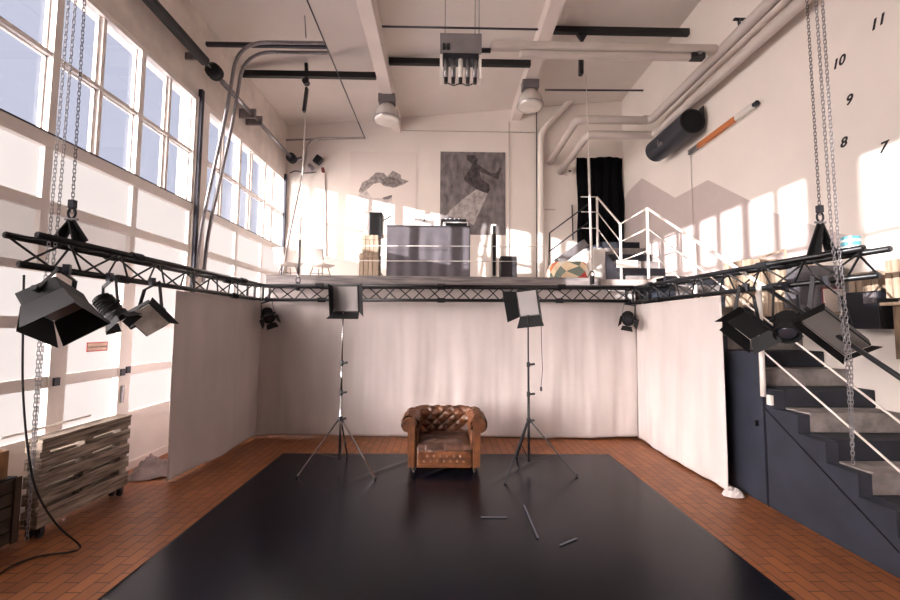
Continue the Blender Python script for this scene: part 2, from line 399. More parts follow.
# ------------------------------------------------------------------ trusses
def truss(name_label, A, B, flip, cat='truss', chords=None):
    "triangular truss, two chords on top, one below; A,B centre of the top"
    A, B = V(A), V(B); d = (B-A); Ln = d.length; d.normalize(); sd = V((-d.y,d.x,0)).normalized()
    root = thing('lighting_truss', A, name_label, cat, 'black triangular trusses of the rig')
    W, H = .24, .215; r = .026
    off = {'a': sd*(W/2), 'b': -sd*(W/2), 'c': V((0,0,-H))}
    for k_ in off:
        MB().tube(A+off[k_]-d*(0 if k_!='b' else .0), B+off[k_], r, 12).build('chord', trussm, root, smooth=True)
    n = max(2, round(Ln/.235)); st = Ln/n
    for (p_, q_) in (('a','c'),('b','c'),('a','b')):
        for i in range(n):
            s0 = A + d*(i*st); s1 = A + d*((i+1)*st)
            pa, qa = (off[p_], off[q_]) if (i%2==0) != (p_=='b') else (off[q_], off[p_])
            MB().tube(s0+pa, s1+qa, .0095, 6, cap=False).build('brace', trussm, root, smooth=True)
    # couplers
    t = 0.9
    while t < Ln-.3:
        for k_ in off:
            c = A+d*t+off[k_]; MB().tube(c-d*.06, c+d*.06, r+.012, 12).build('coupler', blackmat, root, smooth=False)
        t += 1.9
    return root
TZ = 2.42
tl = truss('black triangular lighting truss running along the left side over the gate', (-3.09,2.93,TZ+.02), (-2.97,6.3,TZ), 0)
tb = truss('black triangular lighting truss spanning the back in front of the mezzanine', (-2.85,6.38,TZ-.01), (3.0,6.38,TZ+.02), 0)
tr_ = truss('black triangular lighting truss running along the right side over the stairs', (3.42,3.08,TZ+.02), (3.12,6.3,TZ+.01), 0)
for (x,y,lb) in ((-2.96,6.4,'black truss corner block at the left back corner of the rig'),(3.11,6.4,'black truss corner block at the right back corner of the rig')):
    r0 = thing('truss_corner',(x,y,TZ),lb,'truss corner')
    for (dx,dy) in ((-.12,-.12),(.12,-.12),(.12,.12),(-.12,.12)):
        MB().tube((x+dx,y+dy,TZ-.22),(x+dx,y+dy,TZ+.01),.018).build('post', trussm, r0)
    for z in (TZ-.22,TZ):
        MB().path([(x-.12,y-.12,z),(x+.12,y-.12,z),(x+.12,y+.12,z),(x-.12,y+.12,z)],.02,8,closed=True).build('ring', trussm, r0)

# ------------------------------------------------------------------ chains and slings
def link_mesh(mb, c, t, u, ln, wd, r):
    t = V(t).normalized(); u = (V(u)-V(u).dot(t)*t).normalized(); pts=[]
    for i in range(10):
        a = 2*PI*i/10; ct, sn = math.cos(a), math.sin(a)
        pts.append(V(c)+t*(ct*wd/2+(ln-wd)/2*(1 if ct>0 else -1))+u*(sn*wd/2))
    mb.path(pts, r, 5, closed=True)
def chain(pts, pitch=.033, wd=.02, r=.0027, mb=None):
    mb = mb or MB(); i=0; carry=0
    for a,b_ in zip(pts[:-1],pts[1:]):
        a,b_=V(a),V(b_); d=b_-a; Ln=d.length; d.normalize(); s=carry
        u1 = d.cross(V((.3,1,.1))).normalized(); u2=d.cross(u1)
        while s<Ln:
            link_mesh(mb,a+d*s,d,u1 if i%2 else u2,pitch*1.35,wd,r); s+=pitch; i+=1
        carry=s-Ln
    return mb
def chain_thing(lb, segs, m_, nm='hanging_chain', **k):
    mb=MB()
    for sg in segs: chain(sg, mb=mb, **k)
    o=mb.build(nm,m_,smooth=True); origin_to(o,segs[0][-1]); return tag(o,lb,'chain')
YC=3.25
lt = onY(84,-30,YC); lt.z=ceil_z(lt.x)-.02; lb_=onY(72,212,YC)
chain_thing('taut dark lifting chain from the ceiling to the left truss sling',[[lt,lb_]],chaind,'lifting_chain')
a1=onY(72,-25,3.18); a1.z=min(a1.z,6.6); a2=onY(50,232,3.18); a3=onY(39,345,3.18); a4=onY(27,540,3.18); a4.z=.16
c1=onY(79,-25,3.18); c1.z=min(c1.z,6.6); c2=onY(57,232,3.18); c3=onY(43,345,3.18); c4=a4
a1.z=c1.z=6.58
chain_thing('long silver double chain loop hanging past the left truss to the floor',[[a1,a2,a3,a4],[c1,c2,c3,a4]],chainm)
YD=3.6
rt=onY(803,-40,YD); rt.z=ceil_z(rt.x)-.02; rb=onY(820,216,YD)
chain_thing('taut dark lifting chain from the ceiling to the right truss sling',[[rt,rb]],chaind,'lifting_chain')
b1=onY(810,-40,3.15); b2=onY(832,240,3.15); b3=onY(847,362,3.15); b4=onY(853,463,3.15)
d1=onY(817,-40,3.15); d2=onY(838,240,3.15); d3=onY(851,362,3.15)
b1.z=d1.z=7.2
chain_thing('long silver double chain loop hanging past the right truss in front of the steps',[[b1,b2,b3,b4],[d1,d2,d3,b4]],chainm)
def sling(p, lb, zt):
    "p: shackle point, straps go down to both top chords"
    r0 = thing('lifting_sling', p, lb, 'sling')
    for s in (-1,1):
        for q in (-1,1):
            pass
    for s in (-1,1):
        MB().bar(p+V((0,0,-.05)), V((p.x+s*.10,p.y+.02,zt+.02)), .018, .06,(1,0,0)).build('strap', blackmat, r0)
        MB().bar(p+V((0,.0,-.05)), V((p.x+s*.08,p.y-.04,zt+.02)), .06, .012,(1,0,0)).build('strap', blackmat, r0)
    MB().path([p+V((.03*math.cos(a),0,.02+.045*math.sin(a))) for a in [2*PI*i/14 for i in range(14)]],.009,6,closed=True).build('shackle', darkmet, r0, smooth=True)
    MB().tube(p+V((-.05,0,-.03)),p+V((.05,0,-.03)),.011).build('shackle_pin', galv, r0)
    MB().box(p.x-.025,p.x+.025,p.y-.02,p.y+.02,p.z+.06,p.z+.13).build('hook_block', darkmet, r0, bev=.006)
    return r0
sling(lb_+V((0,0,-.03)),'black strap sling and shackle holding up the left truss',TZ+.02)
sling(rb+V((0,0,-.03)),'black strap sling and shackle holding up the right truss',TZ+.02)
# rear hoists
def hoist(top, block_px, bot, ybot, lb, rope_lb, rod=False):
    pass
HY=7.3
t1 = onY(306,64,HY); e1=onY(298,282,6.4)
r0 = thing('rope_hoist',(t1.x,HY,t1.z),'black pulley hoist on the ceiling rail above the left back corner','hoist')
p1=onY(305,82,HY-.05)
MB().bar(t1+V((0,0,.1)),onY(307,80,HY),.05,.06).build('bracket',blackm,r0)
MB().tube(onY(306,82,HY)+V((0,-.05,0)),onY(306,82,HY)+V((0,.05,0)),.06,16).build('pulley',blackm,r0)
MB().bar(onY(307,88,HY),onY(304,112,HY),.09,.05).build('hoist_body',blackm,r0,bev=.01)
ropem=mat('pale_rope',(222,212,206),.8,var=.1,scale=80)
o=MB().tube(onY(305.5,112,HY),e1+V((0,0,.08)),.013,8).build('hoist_rope',ropem,smooth=True); origin_to(o,e1); tag(o,'pale hoist rope running down to the left back truss corner','rope')
t2=onY(582,50,6.8); e2=onY(592,276,6.4)
r0 = thing('rope_hoist',t2,'black pulley hoist hanging from the ceiling rail right of the heater','hoist')
MB().prism([onY(577,33,6.8),onY(588,33,6.8),onY(583,42,6.8)],(0,.06,0)).build('bracket',blackm,r0)
MB().bar(onY(581,40,6.8),onY(581,58,6.8),.03,.03).build('link',blackm,r0)
MB().bar(onY(581,57,6.8),onY(581,75,6.8),.1,.07).build('hoist_body',blackm,r0,bev=.01)
o=MB().tube(onY(586,75,6.8),onY(588.5,155,6.62),.007,8).build('hoist_rope',ropem,smooth=True); MBx=MB().tube(onY(588.5,155,6.62),e2+V((0,0,.1)),.02,8).build('rope_sleeve',ropem,o,smooth=True)
tag(o,'pale hoist rope running down to the right back truss corner','rope')
for (e_,lb) in ((e1,'dark shackle at the left back end of the rig'),(e2,'dark shackle at the right back end of the rig')):
    r0=thing('rigging_shackle',e_,lb,'shackle')
    MB().path([e_+V((.035*math.cos(a),0,.03+.05*math.sin(a))) for a in [2*PI*i/14 for i in range(14)]],.01,6,closed=True).build('bow',darkmet,r0,smooth=True)
    MB().bar(e_+V((0,0,-.14)),e_+V((0,0,.0)),.09,.05).build('clamp',blackm,r0,bev=.01)
# slim lifting rod above the left back shackle
q1,q2=onY(300,240,6.4),onY(298,274,6.4)
o=MB().tube(q2,q1,.02).build('turnbuckle',galv,smooth=True); origin_to(o,q2); tag(o,'slim metal turnbuckle on the rope above the left back shackle','turnbuckle')

# ------------------------------------------------------------------ stage lights
def panel_light(p, n, w, W, H, lb, diff, flaps, yoke_to=None, D=.09, fl=None, name='panel_light', group=None):
    R = frame(n, w); r0 = thing(name, p, lb, 'stage light', group, local=True, R=R)
    MB().box(-W/2,W/2,0,D,-H/2,H/2).build('body', blackmat, r0, bev=.008)
    MB().box(-W/2+.012,W/2-.012,-.008,.0,-H/2+.012,H/2-.012).build('diffuser', diff, r0)
    fn = MB()
    for i in range(7): fn.box(-W/2+.04+i*(W-.08)/6-.006,-W/2+.04+i*(W-.08)/6+.006,D,D+.02,-H*.35,H*.35)
    fn.build('cooling_fins', blackmat, r0)
    t=.004; f = fl or H*.75
    for side, ang in flaps.items():
        a = math.radians(ang); mb = MB()  # ang: 0 straight forward, positive opens outwards
        c, s_ = math.cos(a), math.sin(a)
        if side in 'LR':
            sg = -1 if side=='L' else 1
            pts=[(sg*W/2,0,-H/2),(sg*W/2,0,H/2),(sg*(W/2+f*s_),-f*c,H/2+.04),(sg*(W/2+f*s_),-f*c,-H/2-.04)]; ex=(sg*t*c,-0,0)
        else:
            sg = -1 if side=='B' else 1
            pts=[(-W/2,0,sg*H/2),(W/2,0,sg*H/2),(W/2+.04,-f*c,sg*(H/2+f*s_)),(-W/2-.04,-f*c,sg*(H/2+f*s_))]; ex=(0,0,sg*t*c)
        mb.prism(pts, V(ex)+V((0,-t*s_,0))); mb.build('barn_door', blackmat, r0)
    # yoke
    Mi = (Matrix.Translation(V(p)) @ R.to_4x4()).inverted()
    if yoke_to is not None:
        q = Mi @ V(yoke_to)
        for sg in (-1,1):
            MB().bar((sg*(W/2+.02),D*.5,0), q+V((sg*W*.3,0,0)) , .008,.03).build('yoke_arm', blackm, r0)
        MB().bar(q+V((-W*.3-.01,0,0)), q+V((W*.3+.01,0,0)), .03,.01).build('yoke_bar', blackm, r0)
        for sg in (-1,1): MB().tube((sg*(W/2),D*.5,0),(sg*(W/2+.05),D*.5,0),.02,10).build('knob', rubber, r0)
        MB().bar(q, Mi @ (V(yoke_to)+V((0,0,.08))), .045,.04).build('clamp', darkmet, r0)
    return r0
# left truss
pL=onY(58,305,2.98)
panel_light(pL,(.62,-.12,-.78),(.35,-.9,.1),.34,.25,'large black panel light with open barn doors, leftmost under the left truss',duvetin,{'T':20,'B':8,'L':12,'R':18},yoke_to=V((pL.x,pL.y+.05,2.16)),D=.11,fl=.2)
pS=onY(148,320,3.95)
panel_light(pS,(.55,-.62,-.45),(.62,.35,.6),.24,.30,'silver fronted panel light tilted under the left truss beside the left curtain',mat('silver_diffuser',(228,222,216),.3,.1,rgb2=(150,144,140),scale=6),{'R':70},yoke_to=V((pS.x+.02,pS.y,2.17)),D=.07,fl=.06)
def spotlight(p, n, r_, ln, lb, yoke_to, doors=True, name='spotlight'):
    R = frame(n,(1,0,0) if abs(V(n).normalized().x)<.8 else (0,1,0)); r0 = thing(name,p,lb,'stage light',local=True,R=R)
    M = Matrix.Rotation(PI/2,4,'X')   # lathe z -> local -Y
    MB().lathe([(r_*.55,-ln*.55),(r_*.8,-ln*.5),(r_*.85,-ln*.1),(r_*.85,ln*.25),(r_,ln*.3),(r_,ln*.5),(r_*.9,ln*.5),(r_*.88,ln*.42)],M,20).build('housing',blackmat,r0)
    MB().lathe([(0,ln*.46),(r_*.5,ln*.45),(r_*.87,ln*.41)],M,20).build('lens',mat('dark_lens',(60,62,72),.08,.2,var=0,spec=.9),r0,smooth=True)
    f = MB()
    for i in range(6): f.lathe([(r_*.86,-ln*.4+i*ln*.1),(r_*.96,-ln*.39+i*ln*.1),(r_*.96,-ln*.37+i*ln*.1),(r_*.86,-ln*.36+i*ln*.1)],M,20)
    f.build('cooling_fins',blackmat,r0)
    if doors:
        for k_ in range(4):
            Rk = Matrix.Rotation(k_*PI/2,3,'Y'); q=[Rk@V(v) for v in ((-r_*.75,-ln*.5,r_),(r_*.75,-ln*.5,r_),(r_,-ln*.5-r_*.8,r_*1.5),(-r_,-ln*.5-r_*.8,r_*1.5))]
            MB().prism(q,Rk@V((0,0,.004))).build('barn_door',blackmat,r0)
    Mi=(Matrix.Translation(V(p))@R.to_4x4()).inverted(); q=Mi@V(yoke_to)
    for sg in (-1,1):
        MB().bar((sg*r_*1.1,0,0),q+V((sg*r_*.9,0,0)),.006,.028).build('yoke_arm',blackm,r0)
        MB().tube((sg*r_*.85,0,0),(sg*r_*1.3,0,0),.016,10).build('knob',rubber,r0)
    MB().bar(q+V((-r_*.95,0,0)),q+V((r_*.95,0,0)),.028,.008).build('yoke_bar',blackm,r0)
    MB().bar(q,Mi@(V(yoke_to)+V((0,0,.08))),.04,.04).build('clamp',darkmet,r0)
    return r0
pF=onY(110,308,3.6); spotlight(pF,(.5,.1,-.6),.085,.24,'round black spotlight between the two panel lights under the left truss',V((pF.x-.02,pF.y,2.17)))
pc=onY(268,315,6.35); spotlight(pc,(.4,-.5,-.5),.09,.22,'black spotlight hanging in the left back corner of the truss',V((pc.x-.03,pc.y,2.16)))
pc=onY(628,318,6.33); spotlight(pc,(-.3,-.7,-.4),.09,.22,'black spotlight hanging in the right back corner of the truss',V((pc.x+.03,pc.y,2.16)))
# right truss
pB=onY(835,333,3.35)
panel_light(pB,(-.42,-.62,-.60),(.8,.05,-.58),.5,.2,'long grey faced panel light tilted under the outer end of the right truss',darkdiff,{'L':80,'R':100,'B':45},yoke_to=V((pB.x-.05,pB.y,2.17)),D=.08,fl=.06)
pM=onY(787,326,3.8); spotlight(pM,(-.45,-.5,-.6),.11,.26,'ribbed black spotlight between the two panel lights under the right truss',V((pM.x,pM.y,2.17)),doors=False)
pD=onY(748,326,3.95)
panel_light(pD,(-.45,-.6,-.55),(.8,0,-.6),.29,.2,'black panel light with closed looking barn doors beside the right curtain',blackmat,{'L':55,'T':30,'B':20,'R':40},yoke_to=V((pD.x,pD.y,2.17)),D=.08,fl=.14)

# light stands
def light_stand(x, y, h, m_, lb, feet, joint=.62):
    r0 = thing('light_stand',(x,y,.0),lb,'light stand')
    b0=V((x,y,0))
    MB().tube(b0+V((0,0,.12)),b0+V((0,0,.95)),.016,10).build('lower_tube',m_,r0,smooth=True)
    MB().tube(b0+V((0,0,.95)),b0+V((0,0,1.35)),.013,10).build('middle_tube',m_,r0,smooth=True)
    MB().tube(b0+V((0,0,1.35)),b0+V((0,0,h)),.010,10).build('upper_tube',m_,r0,smooth=True)
    for z in (.95,1.32):
        c=MB().tube(b0+V((0,0,z-.03)),b0+V((0,0,z+.03)),.022,10).build('collar',blackm,r0)
        MB().tube(b0+V((.02,-.01,z)),b0+V((.075,-.03,z+.01)),.014,8).build('knob',rubber,c)
    c=MB().tube(b0+V((0,0,joint-.03)),b0+V((0,0,joint+.03)),.027,10).build('leg_collar',blackm,r0)
    MB().tube(b0+V((.02,0,joint)),b0+V((.07,-.02,joint+.01)),.014,8).build('knob',rubber,c)
    MB().tube(b0+V((0,0,.12)),b0+V((0,0,.16)),.022,10).build('hub',blackm,r0)
    for fx,fy in feet:
        f=V((fx,fy,.012)); t=b0+V((0,0,joint-.01)); d=(f-b0); d.z=0; d.normalize()
        l=MB().bar(t+d*.03,f,.022,.012).build('leg',m_,r0)
        MB().tube(f-V((0,0,.01)),f+V((0,0,.02)),.014,8).build('rubber_foot',rubber,l)
        mid=(t+d*.03).lerp(f,.6); MB().bar(b0+V((0,0,.14))+d*.02,mid,.016,.006).build('brace',m_,r0)
    return r0
f1,f2=onZ(297,478,0),onZ(375,479.5,0); xs,ys=onY(341,400,5.16).x,5.16
f3=V((xs-.02,ys+.5,0))
light_stand(xs,ys,1.97,chrome,'chrome light stand with tripod legs on the mat left of the armchair',[(f1.x,f1.y),(f2.x,f2.y),(f3.x,f3.y)])
pp=V((xs+.03,ys-.0,2.14))
panel_light(pp,(-.12,-.97,-.18),(1,-.12,0),.34,.34,'grey faced panel light with barn doors on the chrome stand',duvetin,{'R':35,'B':22,'L':-5},D=.09,fl=.17,yoke_to=None)
MBo=None
g1,g2=onZ(505,484,0),onZ(577,477.5,0); xg,yg=onY(528.5,400,5.1).x,5.1
light_stand(xg,yg,1.95,blackm,'black light stand with tripod legs on the mat right of the armchair',[(g1.x,g1.y),(g2.x,g2.y),(xg-.06,yg+.5)])
pp=V((xg-.0,yg,2.10))
panel_light(pp,(-.28,-.9,-.3),(.95,-.3,.12),.26,.34,'grey faced panel light with barn doors on the black stand',duvetin,{'L':70,'B':40,'R':10},D=.1,fl=.17,yoke_to=None)
# cable dangling from the right stand's light
pts=[onY(541,316,yg+.02),onY(541.5,345,yg+.02),onY(542.5,370,yg+.02),onY(541,387,yg+.02)]
o=MB().path(pts,.004,6).build('dangling_cable',rubber,smooth=True); origin_to(o,pts[0]); MB().tube(pts[-1],pts[-1]+V((0,0,-.05)),.014).build('plug',rubber,None)
pl=bpy.data.objects['plug']; pl.parent=o; pl.data.transform(Matrix.Translation(-pts[0])); tag(o,'thin black cable with a plug dangling beside the black light stand','cable')
# floor cable at left
pts=[onY(24,275,2.95),onY(23,330,2.95),onY(23,390,2.98),onY(28,450,3.0),onY(37,492,3.06),onY(58,526,3.24),onZ(80,546,.012),onZ(70,552,.012),onZ(40,556,.012),onZ(12,566,.012),onZ(-15,585,.012)]
def smoothpath(P_, n=8):
    out=[]; k=len(P_)
    for i in range(k-1):
        a=P_[max(i-1,0)];b=P_[i];c=P_[i+1];d=P_[min(i+2,k-1)]
        for j in range(n):
            t=j/n; out.append(.5*((2*b)+(-a+c)*t+(2*a-5*b+4*c-d)*t*t+(-a+3*b-3*c+d)*t**3))
    out.append(P_[-1]); return out
o=MB().path(smoothpath(pts),.007,7).build('power_cable',rubber,smooth=True); origin_to(o,pts[-1]); tag(o,'black power cable dropping from the left truss and curling across the tiles','cable')

# ------------------------------------------------------------------ chesterfield armchair
def armchair():
    r0 = thing('chesterfield_armchair',(0.015,5.0,.011),'brown buttoned leather club armchair standing on the black mat','armchair',local=True)
    W=.86; D=.82; H=.665; rr=.115
    # profile: n outward from inner face, z
    def prof(t, front=0):
        # t 0..1 : bottom inner -> up inner face -> roll over top outward -> down under the roll
        zc = H-.09; n0=0.0
        if t<.45: k=t/.45; return V((n0-.0+.015*math.sin(k*PI), .28+(zc-.28)*k))
        k=(t-.45)/.55; a=PI-(k*1.42*PI); return V((n0+.085+.085*math.cos(a), zc+.085*math.sin(a)))
    # U path (inner face), from front of left arm round the back to the front of right arm
    hx=.342; yb=D-.22; rc=.1
    segs=[]; 
    Pt=[(-hx,0.02),(-hx,yb-rc)]
    L1=yb-rc-.02; La=rc*PI/2; L2=2*(hx-rc)
    tot=2*L1+2*La+L2
    def path(s):
        if s<L1: return V((-hx,.02+s)),V((-1,0))
        s-=L1
        if s<La: a=PI-s/rc; return V((-hx+rc+rc*math.cos(a),yb-rc+rc*math.sin(a))),V((math.cos(a),math.sin(a)))
        s-=La
        if s<L2: return V((-hx+rc+s,yb)),V((0,1))
        s-=L2
        if s<La: a=PI/2-s/rc; return V((hx-rc+rc*math.cos(a),yb-rc+rc*math.sin(a))),V((math.cos(a),math.sin(a)))
        s-=La; return V((hx,yb-rc-s)),V((1,0))
    def surf(s,t):
        p,n=path(min(max(s,0),tot-1e-6)); q=prof(t)
        # diamond tufting
        U=s/.078; Vv=t*9.5+.5
        a=(U+Vv)/1.0; b_=(U-Vv)
        da=abs(a/2-round(a/2))*2; db=abs(b_/2-round(b_/2))*2
        puff=.028*min(1,(min(da,db)*1.6))**.6
        if t<.08 or t>.82: puff=.02
        button = math.exp(-((da**2+db**2)/.05))
        puff -= .02*button
        dq=(prof(min(t+.01,1))-prof(max(t-.01,0))); nn=V((-dq.y,dq.x)).normalized()
        q=q+nn*puff
        return V((p.x+n.x*q.x,p.y+n.y*q.x,q.y))
    def part(s0,s1,name,n):
        return MB().grid(lambda u,v: surf(s0+(s1-s0)*u, v), n, 66).build(name,leather,r0,smooth=True)
    cut=L1*.93
    part(0,cut,'armrest',50); part(cut,tot-cut,'backrest',110); part(tot-cut,tot,'armrest',50)
    # outer shell below the roll
    ox=hx+.1
    sh=MB().box(-ox-.0,-hx+.02,.02,D-.08,.07,H-.15).box(hx-.02,ox,.02,D-.08,.07,H-.15).box(-ox,ox,yb+.02,D-.07,.07,H-.15).box(-hx,hx,.06,yb+.05,.07,.2)
    sh.build('frame_shell',leather,r0,bev=.015)
    # arm fronts: upright panel ending in a scroll
    for sg in (-1,1):
        out=[]
        cx,cz=sg*(hx+.085),H-.09
        out.append((sg*(hx+.014),.07)); out.append((sg*(hx+.014),cz))
        for i in range(13):
            a=PI-i/12*1.45*PI; out.append((cx+sg*(.09*math.cos(a)),cz+.09*math.sin(a)))
        out.append((sg*(hx+.105),cz-.09)); out.append((sg*(hx+.1),.07))
        af=MB().prism([(x,-.012,z) for x,z in out],(0,.05,0)).build('arm_front',leather,r0,bev=.008)
        # nail studs
        st=MB()
        for i in range(22):
            a=PI-i/21*1.45*PI; c=V((cx+sg*.082*math.cos(a),-.014,cz+.082*math.sin(a))); st.obox(c,.009,.006,.009,Matrix.Rotation(.78,3,'Y'))
        for i in range(26): st.obox((sg*(hx+.022),-.014,.09+i*.0175),.008,.006,.008,Matrix.Rotation(.78,3,'Y'))
        for i in range(22): st.obox((sg*(hx+.09),-.014,.09+i*.0175),.008,.006,.008,Matrix.Rotation(.78,3,'Y'))
        st.build('nail_trim',mat('brass_nails',(140,108,78),.3,.8),af)
        # spiral pleats on the scroll
        sp=MB()
        for i in range(9):
            a=PI-i/8*1.4*PI; sp.bar((cx+sg*.03*math.cos(a),-.016,cz+.03*math.sin(a)),(cx+sg*.083*math.cos(a),-.014,cz+.083*math.sin(a)),.008,.012,(0,1,0))
        sp.build('pleats',leatherd,af)
    # seat cushion
    sx=hx-.005
    def cush(u,v):
        a=(u-.5)*2; b_=v
        x=a*sx; y=.0+b_*(yb-.0)
        e=(1-abs(a)**6)*(1-abs(2*b_-1)**8)
        z=.27+.085*e**.4+.012
        U=x/.12; W_=y/.12
        da=abs((U+W_)/2-round((U+W_)/2))*2; db=abs((U-W_)/2-round((U-W_)/2))*2
        z-= .018*math.exp(-((da**2+db**2)/.04)) + .006*math.exp(-(min(da,db)/.12)**2)
        z+=.008*noise.noise(V((x*9,y*9,1)))
        return (x,y,z)
    cs=MB().grid(cush,70,60); cs.box(-sx,sx,.003,yb,.2,.275)
    cs.build('seat_cushion',leatherd,r0,smooth=True)
    # front rail with buttons
    fr=MB().box(-hx+.01,hx-.01,-.01,.05,.085,.262).build('front_rail',leather,r0,bev=.02)
    MB().box(-hx+.01,hx-.01,-.022,.04,.07,.098).build('base_welt',leather,r0,bev=.008)
    for row,z in ((0,.145),(1,.205)):
        for i in range(7-row):
            x=-.24+i*.08+(.04 if row else 0)
            M=Matrix.Translation((x,-.01,z))@Matrix.Rotation(PI/2,4,'X')
            MB().lathe([(.016,0),(.014,.008),(.006,.013),(0,.014)],M,10).build('button',mat('worn_button_leather',(150,112,86),.35,var=.15),fr,smooth=True)
    pb=MB()
    for i in range(6):
        x=-.24+i*.08
        pb.bar((x,-.012,.145),(x+.04,-.012,.205),.006,.006); pb.bar((x+.08,-.012,.145),(x+.04,-.012,.205),.006,.006)
    pb.build('pleats',leatherd,fr)
    for sx_ in (-1,1):
        for y in (.03,D-.14):
            l=MB().lathe([(.018,.02),(.026,.035),(.022,.08)],Matrix.Translation((sx_*(hx+.03),y,0)),12).build('leg',woodd,r0,smooth=True)
            MB().tube((sx_*(hx+.03)-.012,y,.016),(sx_*(hx+.03)+.012,y,.016),.016,12).build('castor',galv,l)
    return r0
ac=armchair(); ac.scale=(1.0,1.0,1.0)

# ------------------------------------------------------------------ left pallet bench
a,b_ = onZ(30,541,0), onZ(131,492,0)
def pallet_bench():
    xf=-3.36; y0,y1=3.47,4.42
    r0=thing('pallet_bench',(xf-.12,y0,0),'bench of upright weathered pallets on castors below the gate windows','bench')
    z=.12
    for k_ in range(5):
        tilt=random.uniform(-.01,.01); h=.1 if k_ else .115
        MB().bar((xf,y0,z+h/2+tilt),(xf,y1,z+h/2-tilt),.022,h).build('board',woodg,r0,bev=.004); z+=h+.045
    for y in (y0+.05,(y0+y1)/2,y1-.05):
        MB().box(xf-.1,xf-.012,y-.045,y+.045,.1,.8).build('upright',woodg,r0)
    for k_ in range(5):
        MB().box(xf-.13,xf-.105,y0,y1,.13+k_*.145,.225+k_*.145).build('rear_board',woodg,r0)
    for k_ in range(3): MB().box(xf-.14+k_*.055,xf-.095+k_*.055,y0,y1,.805,.825).build('top_board',woodg,r0)
    MB().box(xf-.13,xf+.01,y0,y1,.095,.12).build('base_board',woodg,r0)
    for y in (y0+.06,y1-.06):
        for x in (xf-.1,xf-.02):
            c=MB().tube((x-.012,y,.034),(x+.012,y,.034),.033,14).build('castor',rubber,r0); MB().box(x-.022,x+.022,y-.02,y+.02,.04,.095).build('castor_fork',darkmet,c)
pallet_bench()
r0=thing('wooden_crate',(-3.62,3.12,0),'dark wooden crate with a pale block on it at the left edge of the photo','crate')
for k_ in range(5): MB().box(-3.44,-3.42,2.86,3.38,.06+k_*.1,.15+k_*.1).build('slat',woodd,r0)
MB().box(-3.84,-3.445,2.86,3.38,.05,.56).build('box_body',blackmat,r0)
for y in (2.88,3.33): MB().box(-3.42,-3.405,y,y+.05,.05,.56).build('corner_batten',woodd,r0)
o=MB().box(-3.66,-3.48,3.14,3.34,.561,.78).build('wood_block',mat('orange_pine',(158,118,80),.7,rgb2=(110,78,52),scale=6),bev=.008); origin_to(o,(-3.57,3.24,.561)); tag(o,'brown timber block standing on the dark crate at the left edge','wood block')
pA=onX(-12,447,-3.3); pB_=onX(9,443,-3.3)
o=MB().tube((-3.6,2.88,.602),(-3.57,3.12,.602),.04,14).build('rolled_mat',rubber,smooth=True); origin_to(o,(-3.58,3.0,.561)); tag(o,'short black roll lying on the dark crate at the left edge','roll')
# bent tube rail behind the crate
pts=[(-3.75,3.44,.0),(-3.75,3.42,.78),(-3.7,3.44,.84),(-3.62,3.5,.85),(-3.6,4.2,.86)]
o=MB().path(smoothpath([V(p) for p in pts]),.012,8).build('bent_rail',whitep,smooth=True); origin_to(o,(-3.75,3.3,0)); tag(o,'white bent tube rail behind the pallet bench by the gate','rail')
# sign on the gate door
sp_=[onX(86.5,342.5,XL-.058),onX(107.5,341.5,XL-.058),onX(107.5,350.5,XL-.058),onX(86.5,351.5,XL-.058)]
yc=(sp_[0].y+sp_[1].y)/2; zc=(sp_[0].z+sp_[2].z)/2; sw=(sp_[1].y-sp_[0].y)/2; sh_=(sp_[0].z-sp_[2].z)/2
xs_=XL-.058
r0=thing('door_sign',(xs_,yc,zc),'small red bordered sign on the frosted gate door','sign')
MB().box(xs_,xs_+.004,yc-sw,yc+sw,zc-sh_,zc+sh_).build('border',mat('sign_red',(190,50,50),.5),r0)
MB().box(xs_+.004,xs_+.006,yc-sw+.012,yc+sw-.012,zc-sh_+.012,zc+sh_-.012).build('plate',mat('sign_face',(240,205,185),.5,var=.01),r0)
def text_mesh(txt, size, M, m_, name, parent=None, shear=0, ext=.002, bold=0):
    cu=bpy.data.curves.new(name,'FONT'); cu.body=txt; cu.size=size; cu.extrude=ext; cu.align_x='CENTER'; cu.align_y='CENTER'; cu.shear=shear; cu.offset=bold
    t=bpy.data.objects.new(name+'_tmp',cu); C.objects.link(t); bpy.context.view_layer.update()
    me=bpy.data.meshes.new_from_object(t.evaluated_get(bpy.context.evaluated_depsgraph_get())); bpy.data.objects.remove(t)
    me.name=name; me.transform(M); me.materials.clear(); me.materials.append(m_)
    o=bpy.data.objects.new(name,me); C.objects.link(o)
    if parent: o.parent=parent; me.transform(Matrix.Translation(-ORG[parent.name]))
    return o
# text facing +X, reading direction towards +Y
def face_px(p,right=(0,1,0)): 
    r=V(right); n=V((1,0,0)); u=n.cross(r); return Matrix.Translation(p)@Matrix((r,u,n)).transposed().to_4x4()
text_mesh('Torbereich freihalten',.031,face_px(V((xs_+.007,yc,zc))),mat('sign_text',(90,60,60),.5),'lettering',r0,ext=.0005)

# ------------------------------------------------------------------ right wall numbers, mural, lamp
def face_nx(p):
    n=V((-1,0,0)); r=V((0,-1,0)); u=n.cross(r); return Matrix.Translation(p)@Matrix((r,u,n)).transposed().to_4x4()
